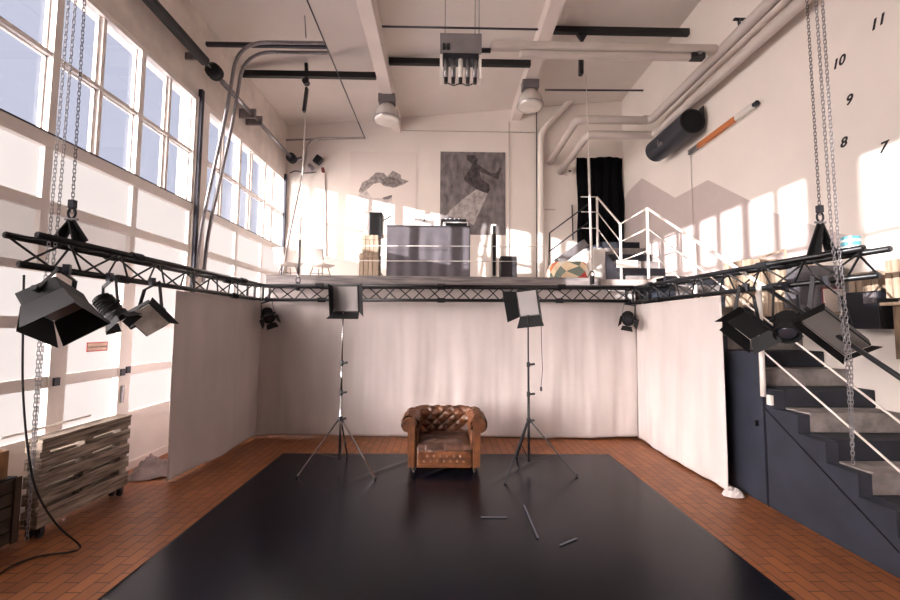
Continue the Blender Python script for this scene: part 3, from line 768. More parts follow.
# letters read left to right in view: towards the camera (-Y)
for txt,(px,py) in {'11':(877,23),'10':(838,63),'9':(848.5,100.5),'8':(843,143),'7':(882.5,148)}.items():
    p=onX(px,py,XR-.004)
    o=text_mesh(txt,.145,face_nx(p),mat('black_number_vinyl',(15,15,18),.5),'wall_number',shear=.25,bold=.0035)
    origin_to(o,p); tag(o,{'11':'black number eleven, topmost of the numbers on the right wall','10':'black number ten below the eleven and leftmost on the right wall','9':'black number nine between the ten and the eight','8':'black number eight directly under the nine','7':'black number seven low at the right edge of the photo'}[txt],'number')
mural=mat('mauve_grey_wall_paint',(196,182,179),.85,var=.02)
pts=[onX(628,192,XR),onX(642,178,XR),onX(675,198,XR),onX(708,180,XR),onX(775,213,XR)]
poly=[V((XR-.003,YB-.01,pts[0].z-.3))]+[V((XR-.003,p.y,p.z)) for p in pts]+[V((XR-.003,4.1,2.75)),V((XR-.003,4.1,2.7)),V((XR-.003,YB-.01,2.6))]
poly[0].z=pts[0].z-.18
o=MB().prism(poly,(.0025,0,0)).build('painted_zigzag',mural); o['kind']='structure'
# orange tube lamp
a=onX(689,153,XR-.06); b_=onX(754,105,XR-.06)
r0=thing('tube_lamp',a,'long orange tube lamp with clear ends on the right wall','lamp')
d=(b_-a); 
MB().bar(a.lerp(b_,.17),a.lerp(b_,.76),.07,.09).build('orange_sleeve',orange,r0,bev=.02)
MB().bar(a,a.lerp(b_,.17),.05,.09).build('end_section',galv,r0,bev=.01)
MB().bar(a.lerp(b_,.76),b_,.06,.09).build('clear_end',mat('clear_plastic',(220,212,208),.15,var=.02),r0,bev=.02)
MB().bar(a+V((.05,0,0)),b_+V((.05,0,0)),.016,.11).build('back_plate',whitep,r0)
MB().tube(b_,b_+d.normalized()*.06,.035).build('end_cap',darkmet,r0)
q=onX(691,262,XR-.03)
o=MB().tube(a+V((.03,0,-.05)),V((XR-.03,a.y,q.z)),.006,6).build('hanging_string',ductm,smooth=True); origin_to(o,q); tag(o,'thin cord running down the right wall from the tube lamp','cord')
# black cylinder on the wall
X_=XR-.27
a=onX(692,123,X_); b_=onX(656,150,X_); a.z=b_.z=(a.z+b_.z)/2; 
r0=thing('black_tube',a,'large black cylindrical tube mounted on the right wall below the ducts','tube')
dd=(b_-a); n_=dd.normalized()
MB().tube(a,b_,.21,28).build('cylinder',mat('satin_black',(48,50,60),.45,.2,var=.05),r0,smooth=False)
o=MB().lathe([(.212,0),(.212,.02),(.19,.02),(.19,.004)],Matrix.Translation(a)@Matrix.Rotation(PI/2,4,'X'),28).build('rim',blackm,r0)
MB().tube(a+V((0,-.012,0)),a+V((0,-.002,0)),.19,28).build('opening_shade_disc',mat('void_black',(6,6,8),.9,var=0),r0)  # black disc painted as the shade inside the tube mouth
MB().box(X_+.15,XR-.0,a.y+.2,a.y+.26,a.z-.03,a.z+.03).build('wall_bracket',darkmet,r0)
MB().box(X_+.15,XR-.0,b_.y-.3,b_.y-.24,b_.z-.03,b_.z+.03).build('wall_bracket',darkmet,r0)
cp=a.lerp(b_,.55)+V((-.2,0,-.1)); MB().obox(cp,.03,.12,.05).build('clip',galv,r0); MB().obox(cp+V((-.01,.03,.03)),.03,.03,.12).build('clip',galv,r0)
MB().box(X_+.19,X_+.2,a.y-.02,a.y+.1,a.z,a.z+.27).build('flange',blackm,r0)

# ------------------------------------------------------------------ ducts
def duct(name,pts,r,lb,m_=ductm,cat='pipe',n=16,sleeve=()):
    o=MB().path([V(p) for p in pts],r,n).build(name,m_,smooth=True); origin_to(o,pts[0]); 
    return tag(o,lb,cat)
def bend(pts, r=.12, k=5):
    out=[V(pts[0])]
    for i in range(1,len(pts)-1):
        p=V(pts[i]); a=(V(pts[i-1])-p); b=(V(pts[i+1])-p); ra=min(r,a.length*.45,b.length*.45); a=p+a.normalized()*ra; b=p+b.normalized()*ra
        for j in range(k+1):
            t=j/k; out.append((1-t)**2*a+2*t*(1-t)*p+t*t*b)
    out.append(V(pts[-1])); return out
xd=4.02
u1=onX(770,0,xd); u2=onX(651,122,xd); zd=(u1.z+u2.z)/2; yd=u2.y
hx_=onY(577,128,yd).x; bx=onY(549,162,9.45)
duct('heating_duct',bend([(xd,-3.9,zd),(xd,yd,zd),(hx_,yd,zd),(hx_-.02,9.44,zd-.06)],.14),.078,'upper beige duct along the right wall turning across to the back wall')
x2=4.14; v1=onX(790,0,x2); v2=onX(662,133,x2); z2=(v1.z+v2.z)/2-.03
duct('heating_duct',bend([(x2,-3.9,z2),(x2,yd+.12,z2),(hx_+.25,yd+.12,z2-.0),(hx_+.23,9.44,z2-.06)],.14),.078,'lower beige duct along the right wall beneath its twin')
for (px,py,lb) in ((742,20,'small metal wall bracket above the ducts near the top of the photo'),(649,117,'small metal bracket above the bend of the ducts')):
    p=onX(px,py,XR-.1); r0=thing('wall_bracket',p,lb,'bracket'); MB().box(p.x-.12,XR,p.y-.02,p.y+.02,p.z,p.z+.02).build('arm',darkmet,r0); MB().box(p.x-.05,p.x-.03,p.y-.02,p.y+.02,p.z-.1,p.z).build('peg',darkmet,r0)
# vertical pipe back wall
Yp=9.38
vp=[onY(541,284,Yp),onY(541,133,Yp),onY(575,95,Yp)]
vp[0].z=MZ; vp.append(onY(577,80,Yp))
duct('drain_pipe',bend(vp,.15),.07,'white vertical pipe on the back wall bending to the ceiling',wallm)
duct('thin_riser',[onY(536.5,284,9.44),onY(536.5,110,9.44)],.012,'thin dark riser beside the white vertical pipe',darkmet,'pipe',8)
def rod(name,a,b,r,m_,lb,cat='rod',n=8): o=MB().tube(a,b,r,n).build(name,m_,smooth=True); origin_to(o,a); return tag(o,lb,cat)
# hairline conduit on back wall
za=onY(430,131,9.49).z
rod('wall_conduit',V((-1.05,9.485,za)),V((2.2,9.485,za)),.008,ductm,'thin horizontal conduit high on the back wall','conduit')
rod('wall_conduit',onY(509,122,9.485),onY(509,281,9.485),.008,ductm,'thin vertical conduit on the back wall right of the dancer poster','conduit')
# far thin horizontal rod
rod('ceiling_rod',onY(545,90,8.45),onY(647,90.5,8.45),.02,darkmet,'thin dark horizontal rod high near the back wall, right side')
# perforated conduit by the heater
a=onY(382,26.5,6.2); b_=onY(538,23.5,6.2); b_.z=a.z
rod('ceiling_rail',a,b_,.016,darkmet,'thin metal rail between the two ceiling beams above the heater','rail')
# black ceiling bars
for (xa,xb,zz,lb) in ((XL,-1.33,6.54,'black steel bar under the ceiling left of the left beam'),(-1.09,1.61,6.86,'black steel bar under the ceiling between the two beams'),(1.85,XR,7.2,'black steel bar under the ceiling right of the right beam')):
    zz=min(zz,ceil_z(xa)-.05)
    yb_=6.8 if xa>1.5 else 7.32; o=MB().box(xa,xb,yb_-.04,yb_+.04,zz-.07,zz+.04).build('ceiling_bar',mat('black_steel',(16,16,19),.6,var=.05)); origin_to(o,((xa+xb)/2,yb_,zz)); tag(o,lb,'ceiling bar','black bars below the ceiling')

# ------------------------------------------------------------------ heater
HYY=5.55
hc=onY(461,50,HYY); hz=hc.z
r0=thing('gas_heater',(hc.x,HYY,hz-.42),'grey ceiling heater with vertical burner tubes hanging from wires','heater')
x0,x1=onY(440,50,HYY).x,onY(481,50,HYY).x; zt,zb=onY(460,39,HYY).z,onY(460,58,HYY).z; zbb=onY(460,86,HYY).z
MB().box(x0,x1,HYY-.12,HYY+.15,zb,zt).build('casing',mat('grey_casing',(138,132,134),.5,.2,var=.1),r0,bev=.008)
MB().box(x0+.04,x1-.04,HYY-.1,HYY+.1,zb-.07,zb).build('manifold',darkmet,r0)
for i in range(5):
    x=x0+.09+i*(x1-x0-.18)/4
    t_=MB().tube((x,HYY-.06,zb-.07),(x,HYY-.06,zbb+.08),.035,12).build('burner_tube',galv if i!=2 else whitep,r0,smooth=True)
    MB().tube((x,HYY-.06,zbb+.1),(x,HYY-.06,zbb+.0),.028,10).build('tube_end',blackm,t_)
for s in (x0+.02,x1-.02): MB().box(s-.02,s+.02,HYY-.08,HYY+.08,zbb+.06,zb).build('side_plate',whitep,r0)
MB().path(smoothpath([V((x0+.12,HYY-.06,zbb)),V((x0+.2,HYY-.06,zbb-.03)),V((hc.x,HYY-.06,zbb)),V((x1-.2,HYY-.06,zbb-.03)),V((x1-.12,HYY-.06,zbb))]),.008,6).build('wire_guard',blackm,r0)
for i in range(4): MB().box(x0+.05+i*.14,x0+.1+i*.14,HYY-.05,HYY+.05,zt,zt+.05).build('terminal',darkmet,r0,bev=.005)
for x in (x0+.06,x0+.12): MB().box(x-.02,x+.02,HYY-.14,HYY-.12,zb+.03,zb+.12).build('valve',blackm,r0)
for (px,top) in ((445,0),(475,0),(479,0)):
    p=onY(px,40,HYY); MB().tube(p,V((p.x,p.y,ceil_z(p.x)-.01)),.005,6).build('suspension_wire',darkmet,r0)
MB().tube((x1,HYY,zb+.12),(x1+.14,HYY,zb+.12),.035).build('coupling',blackm,r0)
da,db=onY(492,46,HYY),onY(716,47,HYY)
o=MB().bar((x1+.14,HYY,da.z),(db.x,HYY,da.z),.12,.115).build('flue_duct',ductm,bev=.03); origin_to(o,(1.5,HYY,da.z)); tag(o,'beige flue duct running from the heater to the right wall, upper one','duct')
da2,db2=onY(520,53.5,HYY),onY(700,53,HYY)
o=MB().bar((da2.x,HYY+.02,da.z-.105),(db2.x,HYY+.02,da.z-.105),.09,.085).build('flue_duct',ductm,bev=.02); origin_to(o,(1.5,HYY,da.z-.1)); tag(o,'thinner beige flue duct right under the upper flue duct','duct')
p=onY(697,57,HYY); r0=thing('pipe_clamp',p,'black clamp block at the right end of the flue ducts','clamp'); MB().obox(p,.2,.1,.09).build('block',blackm,r0,bev=.01); MB().obox(p+V((.0,-.06,.02)),.05,.03,.05).build('switch',galv,r0)
# high bay lamps
def highbay(px,py,x,lb):
    p=onX(px,py,x); r0=thing('high_bay_lamp',p,lb,'ceiling lamp','high bay lamps under the beams')
    k=p.y/400
    M=Matrix.Translation(p)
    MB().box(p.x-.17,p.x+.17,p.y-.1,p.y+.1,p.z+.02,p.z+.2).build('gear_box',greym,r0,bev=.01)
    MB().lathe([(.08,.02),(.15,-.03),(.235,-.16),(.262,-.3),(.255,-.345),(.2,-.35),(0,-.34)],M,28).build('glass_dome',glassdome,r0,smooth=True)
    MB().lathe([(.265,-.3),(.275,-.31),(.265,-.32)],M,28).build('rim',galv,r0,smooth=True)
    MB().tube(p+V((.0,0,.2)),V((p.x,p.y,p.z+.34)),.015).build('hook',darkmet,r0)
    MB().box(p.x-.05,p.x+.05,p.y-.05,p.y+.05,p.z+.32,p.z+.36).build('mount',darkmet,r0)
    return p
pq=highbay(387,105,-1.21,'glass domed high bay lamp under the left ceiling beam')
pq=highbay(530,91,1.73,'glass domed high bay lamp under the right ceiling beam')

# ------------------------------------------------------------------ door tracks, spring shaft
Yt=6.12
zt_=onY(262,42,Yt).z
pA=onY(325,43,Yt).x
base=onY(196,240,Yt)
pts=bend([V((XL+.06,Yt,1.9)),V((XL+.07,Yt,base.z)),onY(228,105,Yt),onY(238,42,Yt),V((pA,Yt,zt_))],.5,8)
pts[0]=V((XL+.06,Yt,2.5))
pts=[p for p in pts]
duct('door_track',pts,.028,'curved steel door track bending from the left wall under the ceiling, nearer one',galv,'door track',8)
pts2=[p+V((.02,.16,-.05)) for p in pts]; duct('door_track',pts2,.028,'curved steel door track just behind the nearer one on the left wall',galv,'door track',8)
a=onY(203,44,Yt); o=MB().box(a.x,pA,Yt+.05,Yt+.1,zt_-.03,zt_+.03).build('track_rail',darkmet); origin_to(o,(a.x,Yt,zt_)); tag(o,'dark horizontal rail beside the curved door tracks','rail')
o=MB().box(XL,XL+.06,6.06,6.12,1.9,5.45).build('track_post',mat('dark_blue_steel',(52,54,66),.5,.4)); origin_to(o,(XL+.03,6.1,1.9)); tag(o,'dark vertical steel post on the pier between the window bays','post')
o=MB().box(XL,XL+.05,9.40,9.46,2.6,5.4).build('track_post',MATS['dark_blue_steel']); origin_to(o,(XL+.03,9.43,2.6)); tag(o,'dark vertical steel post in the left back corner','post')
# hanger
a=onY(305,10,Yt+.05); b_=onY(306,38,Yt+.05); a.z=ceil_z(a.x)
o=MB().bar(a,b_,.03,.01).build('track_hanger',galv); origin_to(o,a); tag(o,'perforated hanger strip holding the horizontal door track','hanger')
Yt2=9.3
zf=onY(340,138,Yt2).z
pts=bend([V((XL+.08,Yt2,2.7)),onY(287,245,Yt2),onY(305,162,Yt2),onY(309,138.5,Yt2),onY(365,138,Yt2)],.4,8)
duct('door_track',pts,.03,'pale curved door track in the left back corner',mat('pale_steel',(186,178,176),.4,.4),'door track',8)
rod('track_tie',onY(286,140,Yt2),onY(365,137.5,Yt2),.022,galv,'horizontal steel tube above the far door track')
xx=(onY(365,137.5,Yt2).x)
rod('ceiling_conduit',V((xx,Yt2,zf)),V((xx,2.0,zf+.02)),.012,darkmet,'thin dark conduit running towards the camera below the ceiling','conduit')
xs2=XL+.22; s1=onX(211,68,xs2)
r0=thing('door_spring_shaft',V((xs2,6.0,s1.z)),'black torsion spring and drum above the nearer window bay','door spring')
MB().tube((xs2,2.0,s1.z),(xs2,5.82,s1.z),.075,14).build('spring',blackmat,r0,smooth=True)
MB().tube((xs2,5.82,s1.z),(xs2,6.0,s1.z),.015).build('shaft',galv,r0)
MB().lathe([(.06,0),(.11,.01),(.12,.05),(.11,.08),(.12,.11),(.11,.16),(.05,.19)],Matrix.Translation((xs2,6.16,s1.z))@Matrix.Rotation(PI/2,4,'X'),18).build('drum',blackmat,r0)
for y in (3.0,5.7): MB().box(XL,xs2-.04,y,y+.03,s1.z-.05,s1.z+.05).build('bracket',galv,r0)
s2=onX(240,97,xs2)
r0=thing('door_spring_shaft',V((xs2,6.3,s1.z)),'grey torsion shaft above the far window bay','door spring')
ds=s1.z-.02
MB().tube((xs2,6.3,ds),(xs2,7.25,ds),.045,12).build('spring',galv,r0,smooth=True)
MB().tube((xs2,7.25,ds),(xs2,7.6,ds),.015).build('shaft',galv,r0)
MB().tube((xs2,7.6,ds),(xs2,9.15,ds),.04,12).build('spring',galv,r0,smooth=True)
for y in (7.26,7.52): MB().box(XL,xs2+.09,y,y+.03,ds-.09,ds+.09).build('bracket',galv,r0)
MB().lathe([(.05,0),(.11,.02),(.11,.16),(.05,.18)],Matrix.Translation((xs2,9.35,ds))@Matrix.Rotation(PI/2,4,'X'),16).build('drum',darkmet,r0)
# opener motor on back wall
p=onY(315,163,9.4)
r0=thing('door_motor',p,'black and silver door motor with red tip on the back wall near the corner','motor')
MB().tube(onY(292,161,9.38),onY(303,158,9.38),.045,12).build('gear_tube',galv,r0)
MB().obox(onY(311,167,9.36),.14,.12,.1,Matrix.Rotation(.7,3,'Y')).build('gearbox',galv,r0,bev=.02)
MB().obox(onY(318,160,9.36),.16,.14,.2,Matrix.Rotation(.6,3,'Y')).build('motor_body',blackm,r0,bev=.02)
MB().obox(onY(323,170,9.36),.07,.08,.12,Matrix.Rotation(-.2,3,'Y')).build('end_cap',mat('dark_red',(110,40,36),.5),r0,bev=.02)
pts=smoothpath([onY(290,173,9.42),onY(296,171,9.42),onY(306,173,9.42),onY(316,172,9.42)])
MB().path(pts,.012,6).build('motor_cable',darkmet,r0,smooth=True)
pts=[onY(325,172,9.48),onY(326,256,9.48)]
rod('wall_conduit',pts[0],pts[1],.012,ductm,'vertical conduit below the door motor on the back wall','conduit')

# ------------------------------------------------------------------ stairs
SX0,SX1=3.31,XR
def stepz(k): return -.05+.177*k
def stepy(k): return 4.01+.262*(k-6)
def lower_stairs():
    r0=thing('staircase',(SX0,stepy(1),0),'slate blue panelled staircase with worn grey and dark steps along the right wall','staircase')
    for k in range(1,15):
        zb_,zt_=stepz(k),stepz(k+1)
        if k==14: zt_=MZ-.001
        y=stepy(k); m_=carpetl if k%2 else carpetd
        s=MB().box(SX0+.11,SX1-.004,y,y+.262+.02,max(0.002,zb_),zt_); 
        s.build('step',m_,r0,bev=.012)
        if k%2: MB().box(SX0+.115,SX1-.004,y-.012,y+.03,zt_-.02,zt_+.004).build('nosing',carpetl,r0)
    # side wall: stepped profile
    pr=[(SX0,stepy(1),.002)]
    for k in range(1,15):
        zt_=min(stepz(k+1),MZ-.16) ; pr += [(SX0,stepy(k)+.0,zt_-.012),(SX0,stepy(k)+.262,zt_-.012)]
    pr.append((SX0,6.6,MZ-.17)); pr.append((SX0,6.6,.002))
    out=[]
    for p in pr:
        if not out or (V(p)-V(out[-1])).length>1e-4: out.append(p)
    MB().prism(out,(.112,0,0)).build('side_panel',stairblue,r0)
    # understair door panel and seams
    y1,y2=4.14,4.62
    MB().box(SX0-.014,SX0-.001,y1,y2,.03,1.55).build('cupboard_door',stairblue,r0)
    h=MB().box(SX0-.05,SX0-.014,4.2,4.225,.78,.84).build('door_handle',blackm,r0,bev=.006)
    a=onX(765,408,SX0); b_=onX(900,553,SX0)
    MB().bar(a+V((-.004,0,0)),V((SX0-.004,stepy(1)+.3,.02)) if False else b_+V((-.004,0,0)),.012,.008).build('seam_strip',blackm,r0)
    MB().box(SX0-.004,SX0,4.125,4.137,.0,1.55).build('seam_strip',blackm,r0)
    p=onX(770,400,SX0-.02); MB().obox(p,.03,.06,.1).build('light_switch',whitep,r0,bev=.006)
    return r0
lower_stairs()
def sfloor(y): return stepz(6)+.177+(y-4.01)*(.177/.262)-.05 if y<6.3 else MZ
# railing of lower stairs
xr_=SX0+.03
r0=thing('stair_railing',(xr_,6.45,MZ),'white tubular railing with three rails down the right staircase','railing')
B=V((xr_,6.45,MZ))
def railz(y,h): return MZ+h-(6.45-y)*.655
for h,rr_ in ((1.17,.02),(.83,.009),(.46,.009)):
    ye=2.2
    if h>1: 
        MB().tube((xr_,6.45,MZ+h),(xr_,4.1,railz(4.1,h)),rr_,10).build('top_rail',whitep,r0,smooth=True)
        MB().tube((xr_,4.1,railz(4.1,h)),(xr_,ye,railz(ye,h)),rr_,10).build('shaded_top_rail',blackm,r0,smooth=True)  # near stretch of the white rail, its shade painted in as black
    else: MB().tube((xr_,6.45,MZ+h),(xr_,ye,railz(ye,h)),rr_,8).build('rail',whitep,r0,smooth=True)
for y in (6.45,5.25,4.12):
    zb_= MZ if y>6.4 else railz(y,1.17)-1.17+(.0 if y!=4.12 else .13)
    MB().tube((xr_-(.05 if y==4.12 else 0),y,max(zb_-.1,.3) if y<6.4 else MZ),(xr_-(.05 if y==4.12 else 0),y,railz(y,1.17)),.022 if y!=4.12 else .026,10).build('post',whitep,r0,smooth=True)
# landing railing
A_=V((xr_+.02,7.5,MZ)); topB=MZ+1.17
r0=thing('landing_railing',A_,'white tubular landing railing between the two flights of stairs','railing')
Ctop=onX(597,197,xr_+.05); zC=Ctop.z; yC=Ctop.y
for h in (1.17,.83,.46):
    MB().tube((xr_,6.45,MZ+h),(A_.x,A_.y,MZ+h),.014,8).build('rail',whitep,r0,smooth=True)
    MB().tube((A_.x,A_.y,MZ+h),(xr_+.05,yC,zC-(1.17-h)),.02 if h>1 else .012,8).build('rail',whitep,r0,smooth=True)
MB().tube(A_,A_+V((0,0,1.17)),.024,10).build('post',whitep,r0,smooth=True)
MB().tube((xr_+.05,yC,3.5),(xr_+.05,yC,zC),.024,10).build('post',whitep,r0,smooth=True)
xq=onY(581,197,yC).x
for dz in (0,.34,.71): MB().tube((xr_+.05,yC,zC-dz),(xq,yC,zC-dz),.012,8).build('rail',whitep,r0,smooth=True)
# upper flight
r0=thing('upper_steps',(3.46,7.5,MZ),'short upper flight of alternating dark and pale steps up to the black doorway','staircase')
for k in range(6):
    z0_=MZ+k*.183; y=7.5+k*.25
    MB().box(3.46,XR-.004,y,y+.26 if k<5 else YB-.002,MZ+.001 if k==0 else z0_,z0_+.183).build('step',carpetd if k%2 else carpetl,r0,bev=.008)
pr=[(3.40,7.45,MZ+.001),(3.40,7.6,MZ+.2),(3.40,8.7,MZ+.98),(3.40,9.4,MZ+1.09),(3.40,9.4,MZ+.001)]
MB().prism(pr,(.055,0,0)).build('side_panel',tileb,r0)
p=onY(627,264,7.46); MB().box(p.x-.2,p.x+.2,7.44,7.47,p.z-.07,p.z+.07).build('riser_patch',cream,r0)
r0=thing('white_steps',(2.6,8.6,MZ),'white painted block steps left of the black doorway','steps')
for (x0,x1,y0,z_) in ((2.55,2.85,8.7,.33),(2.85,3.13,8.6,.6),(3.13,3.39,8.3,.86)):
    MB().box(x0,x1,y0,YB-.01,MZ+.001,MZ+z_).build('step',whitep,r0,bev=.01)
# black handrail left of steps
r0=thing('black_handrail',onY(549,284,8.5),'dark double handrail rising to the doorway left of the white steps','handrail')
a0=onY(548.5,284,8.5); a0.z=MZ
for (p,q) in (((549.5,233),(590,203)),((548.5,252),(590,221))): MB().tube(onY(*p,8.5),onY(*q,8.5),.014,8).build('rail',darkmet,r0,smooth=True)
MB().tube(a0,onY(549.5,233,8.5),.016,8).build('post',darkmet,r0,smooth=True)
a1=onY(590,260,8.5); MB().tube(a1,onY(590,203,8.5),.016,8).build('post',darkmet,r0,smooth=True)
# black door curtain
def dc(u,v):
    x=3.2+u*1.12+.015*math.sin(v*9+u*3)*(1 if u>.5 else -1); z=5.93-.02*math.sin(u*7)-v*(5.93-3.71)
    return (x,YB-.05+.015*math.sin(u*34+v*2)+.01*noise.noise(V((u*6,v*3,0))),z)
o=MB().grid(dc,80,30).build('black_door_curtain',mat('black_velvet',(9,9,13),.95,var=.05,spec=.1),smooth=True,solid=.006); origin_to(o,(3.75,YB-.05,3.71)); tag(o,'black cloth covering the tall doorway on the back wall','curtain')
# round wall vent left of the doorway
p=onY(568.5,172,9.48); r0=thing('round_vent',p,'small round vent on the back wall left of the black doorway','vent')
MB().lathe([(.1,0),(.1,.03),(.08,.05),(0,.05)],Matrix.Translation(p)@Matrix.Rotation(PI/2,4,'X'),20).build('cover',whitep,r0,smooth=True)
MB().obox(p+V((.02,-.06,.0)),.06,.02,.03).build('vane',darkmet,r0)
rod('wall_conduit',onY(572,205,9.48),onY(573,240,9.48),.014,darkmet,'short dark conduit on the back wall left of the doorway','conduit')
o=MB().box(2.25,2.68,YB-.01,YB-.001,4.62,4.65).build('wall_ledge',ductm); origin_to(o,(2.4,YB,4.6)); tag(o,'thin ledge on the back wall beside the white pipe','ledge')
# harlequin pouf and slanted board
c=onY(567,279,7.4); c.z=MZ
def pouf():
    cols=[(196,72,64),(235,212,180),(120,130,120),(120,36,44),(214,120,84),(238,228,214)]
    r0=thing('patchwork_pouf',c,'patchwork pouf in red, cream and grey diamonds on the mezzanine','pouf')
    nu,nv=22,4; hw=.36; h=.38
    def sp(u,v):
        a=u*2*PI; k=.5+.5*math.sin(v*PI) ; r=hw*(.80+.2*math.sin(v*PI)**.6)
        ca,sa=math.cos(a),math.sin(a); e=.55
        return V((c.x+r*math.copysign(abs(ca)**e,ca),c.y+r*math.copysign(abs(sa)**e,sa),c.z+.004+h*v))
    mbs=[MB() for _ in cols]; rnd=random.Random(4)
    for j in range(-1,nv):
        for i in range(nu//2):
            o_=0 if j%2==0 else .5
            u0=(i+o_)/(nu/2); du=.5/(nu/2); v0=(j+1)/nv; dv=1/nv
            pts=[(u0,max(0,v0-dv)),(u0+du,min(1,max(0,v0))),(u0,min(1,v0+dv)),(u0-du,min(1,max(0,v0)))]
            k_=rnd.randrange(len(cols)); q=[sp(*p) for p in pts]; MB().add(q,[(0,1,2,3)]).build('patch',mat('pouf_fabric_%d'%k_,cols[k_],.8,var=.05),r0)
    for k_,mb in enumerate(mbs):
        if mb.f: mb.build('patch',mat('pouf_fabric_%d'%k_,cols[k_],.8,var=.05),r0,smooth=False)
    MB().lathe([(0,h+.012),(hw*.6,h+.01),(hw*.85,h)],Matrix.Translation(c),16).build('top_cover',MATS['pouf_fabric_1'],r0)
    MB().lathe([(0,.003),(hw*.78,.004),(hw*.8,h*.98),(0,h)],Matrix.Translation(c),16).build('filling',MATS['pouf_fabric_4'],r0)
pouf()
a,b_=onY(560,262,7.95),onY(584,244,7.95)
o=MB().obox(onY(571,253,7.95),.66,.3,.16,Matrix.Rotation(-.62,3,'Y')).build('foam_board',mat('grey_foam',(120,114,116),.85,var=.1),bev=.01); origin_to(o,onY(571,253,7.95)); tag(o,'grey slanting padded board leaning behind the patchwork pouf','board')
# boxes under the slanting board
o=MB().box(2.25,2.62,7.75,8.25,MZ+.001,MZ+.38).build('storage_box',whitep,bev=.01); origin_to(o,(2.4,8,MZ)); tag(o,'white box behind the patchwork pouf supporting the grey board','box')
# speakers etc on mezzanine
def box_thing(px0,px1,py,y,d,name,m_,lb,cat,z0=MZ,bev=.01,parts=None):
    x0,x1=onY(px0,py,y).x,onY(px1,py,y).x; zt=onY((px0+px1)/2,py,y).z
    r0=thing(name,((x0+x1)/2,y+d/2,z0),lb,cat)
    MB().box(x0,x1,y,y+d,z0+.001,zt).build('body',m_,r0,bev=bev)
    return r0,x0,x1,zt
r0,x0,x1,zt=box_thing(501,517,256,7.6,.3,'floor_speaker',mat('charcoal',(66,62,66),.6,var=.05),'small charcoal speaker on the mezzanine right of the booth','speaker')
MB().box(x0+.02,x1-.02,7.585,7.6,MZ+.04,zt-.03).build('grille',mat('speaker_cloth',(52,48,52),.9,var=.03,bump=.3,bscale=200),r0)
MB().lathe([(.05,0),(.06,.012),(.0,.02)],Matrix.Translation(((x0+x1)/2,7.585,MZ+.12))@Matrix.Rotation(PI/2,4,'X'),16).build('cone',blackm,r0)
r0,x0,x1,zt=box_thing(491.5,496.5,224,7.7,.12,'upright_panel',whitep,'narrow white framed black upright panel beside the speaker','panel')
MB().box(x0+.025,x1-.015,7.685,7.7,MZ+.18,zt-.04).build('black_insert',blackm,r0)
# booth
YQ=6.95
bx0,bx1=onY(387,230,YQ).x,onY(470,230,YQ).x; bz=onY(430,227,YQ).z
r0=thing('dj_booth',((bx0+bx1)/2,YQ+.35,MZ),'cloth covered DJ booth table on the mezzanine edge','table')
def bcl(u,v):
    x=bx0+u*(bx1-bx0); z=bz-v*(bz-MZ-.01); return (x,YQ+.012*math.sin(u*37)*v+.01*noise.noise(V((u*8,v*3,2))),z)
grcl=mat('grey_booth_cloth',(92,86,92),.9,var=.06,bump=.2,bscale=120)
MB().grid(bcl,90,20).build('front_cloth',grcl,r0,smooth=True,solid=.006)
for x in (bx0,bx1): MB().grid(lambda u,v:(x,YQ+u*.7,bz-v*(bz-MZ-.01)),8,8).build('side_cloth',grcl,r0,smooth=True,solid=.006)
MB().box(bx0-.01,bx1+.01,YQ-.01,YQ+.72,bz,bz+.025).build('table_top',mat('dark_table_top',(60,56,60),.5),r0)
for x in (bx0+.04,bx1-.04):
    for y in (YQ+.06,YQ+.64): MB().box(x-.02,x+.02,y-.02,y+.02,MZ,bz).build('leg',blackm,r0)
# safety wires
for (py,k_) in ((246,0),(261,1)):
    a,b_=onY(300,py-.5,6.8),onY(546,py+.5,6.8)
    o=MB().tube(a,b_,.006,6).build('safety_wire',whitep,smooth=True); origin_to(o,a); tag(o,'%s thin white wire stretched along the mezzanine edge'%('upper' if k_==0 else 'lower'),'wire')
for px,lb in ((300,'left'),(546,'right')):
    p=onY(px,262,6.8); o=MB().tube((p.x,6.8,MZ),(p.x,6.8,onY(px,244,6.8).z),.012,8).build('wire_post',whitep,smooth=True); origin_to(o,(p.x,6.8,MZ)); tag(o,'thin white post at the %s end of the safety wires'%lb,'post')
# laptop
p=onY(424,221,7.2); zt_=bz+.026
r0=thing('laptop',(p.x,7.2,zt_),'open white laptop standing on the DJ booth','laptop')
M_=Matrix.Rotation(-.2,3,'X')
MB().obox((p.x,7.25,zt_+.16),.36,.012,.26,M_).build('screen_lid',laptopw,r0,bev=.004)
MB().box(p.x-.2,p.x+.18,7.28,7.5,zt_,zt_+.016).build('keyboard_base',laptopw,r0,bev=.004)
MB().lathe([(.016,0),(.012,.003),(0,.003)],Matrix.Translation((p.x,7.235,zt_+.16))@Matrix.Rotation(PI/2,4,'X'),14).build('emblem',darkmet,r0)
MB().lathe([(.01,0),(.007,.002),(0,.002)],Matrix.Translation((p.x+.01,7.232,zt_+.182))@Matrix.Rotation(PI/2,4,'X'),10).build('emblem',darkmet,r0)
o=MB().box(p.x-.38,p.x-.1,7.3,7.5,zt_,zt_+.02).build('paper_stack',cream); origin_to(o,(p.x-.24,7.4,zt_)); tag(o,'thin white folder lying left of the laptop on the booth','folder')
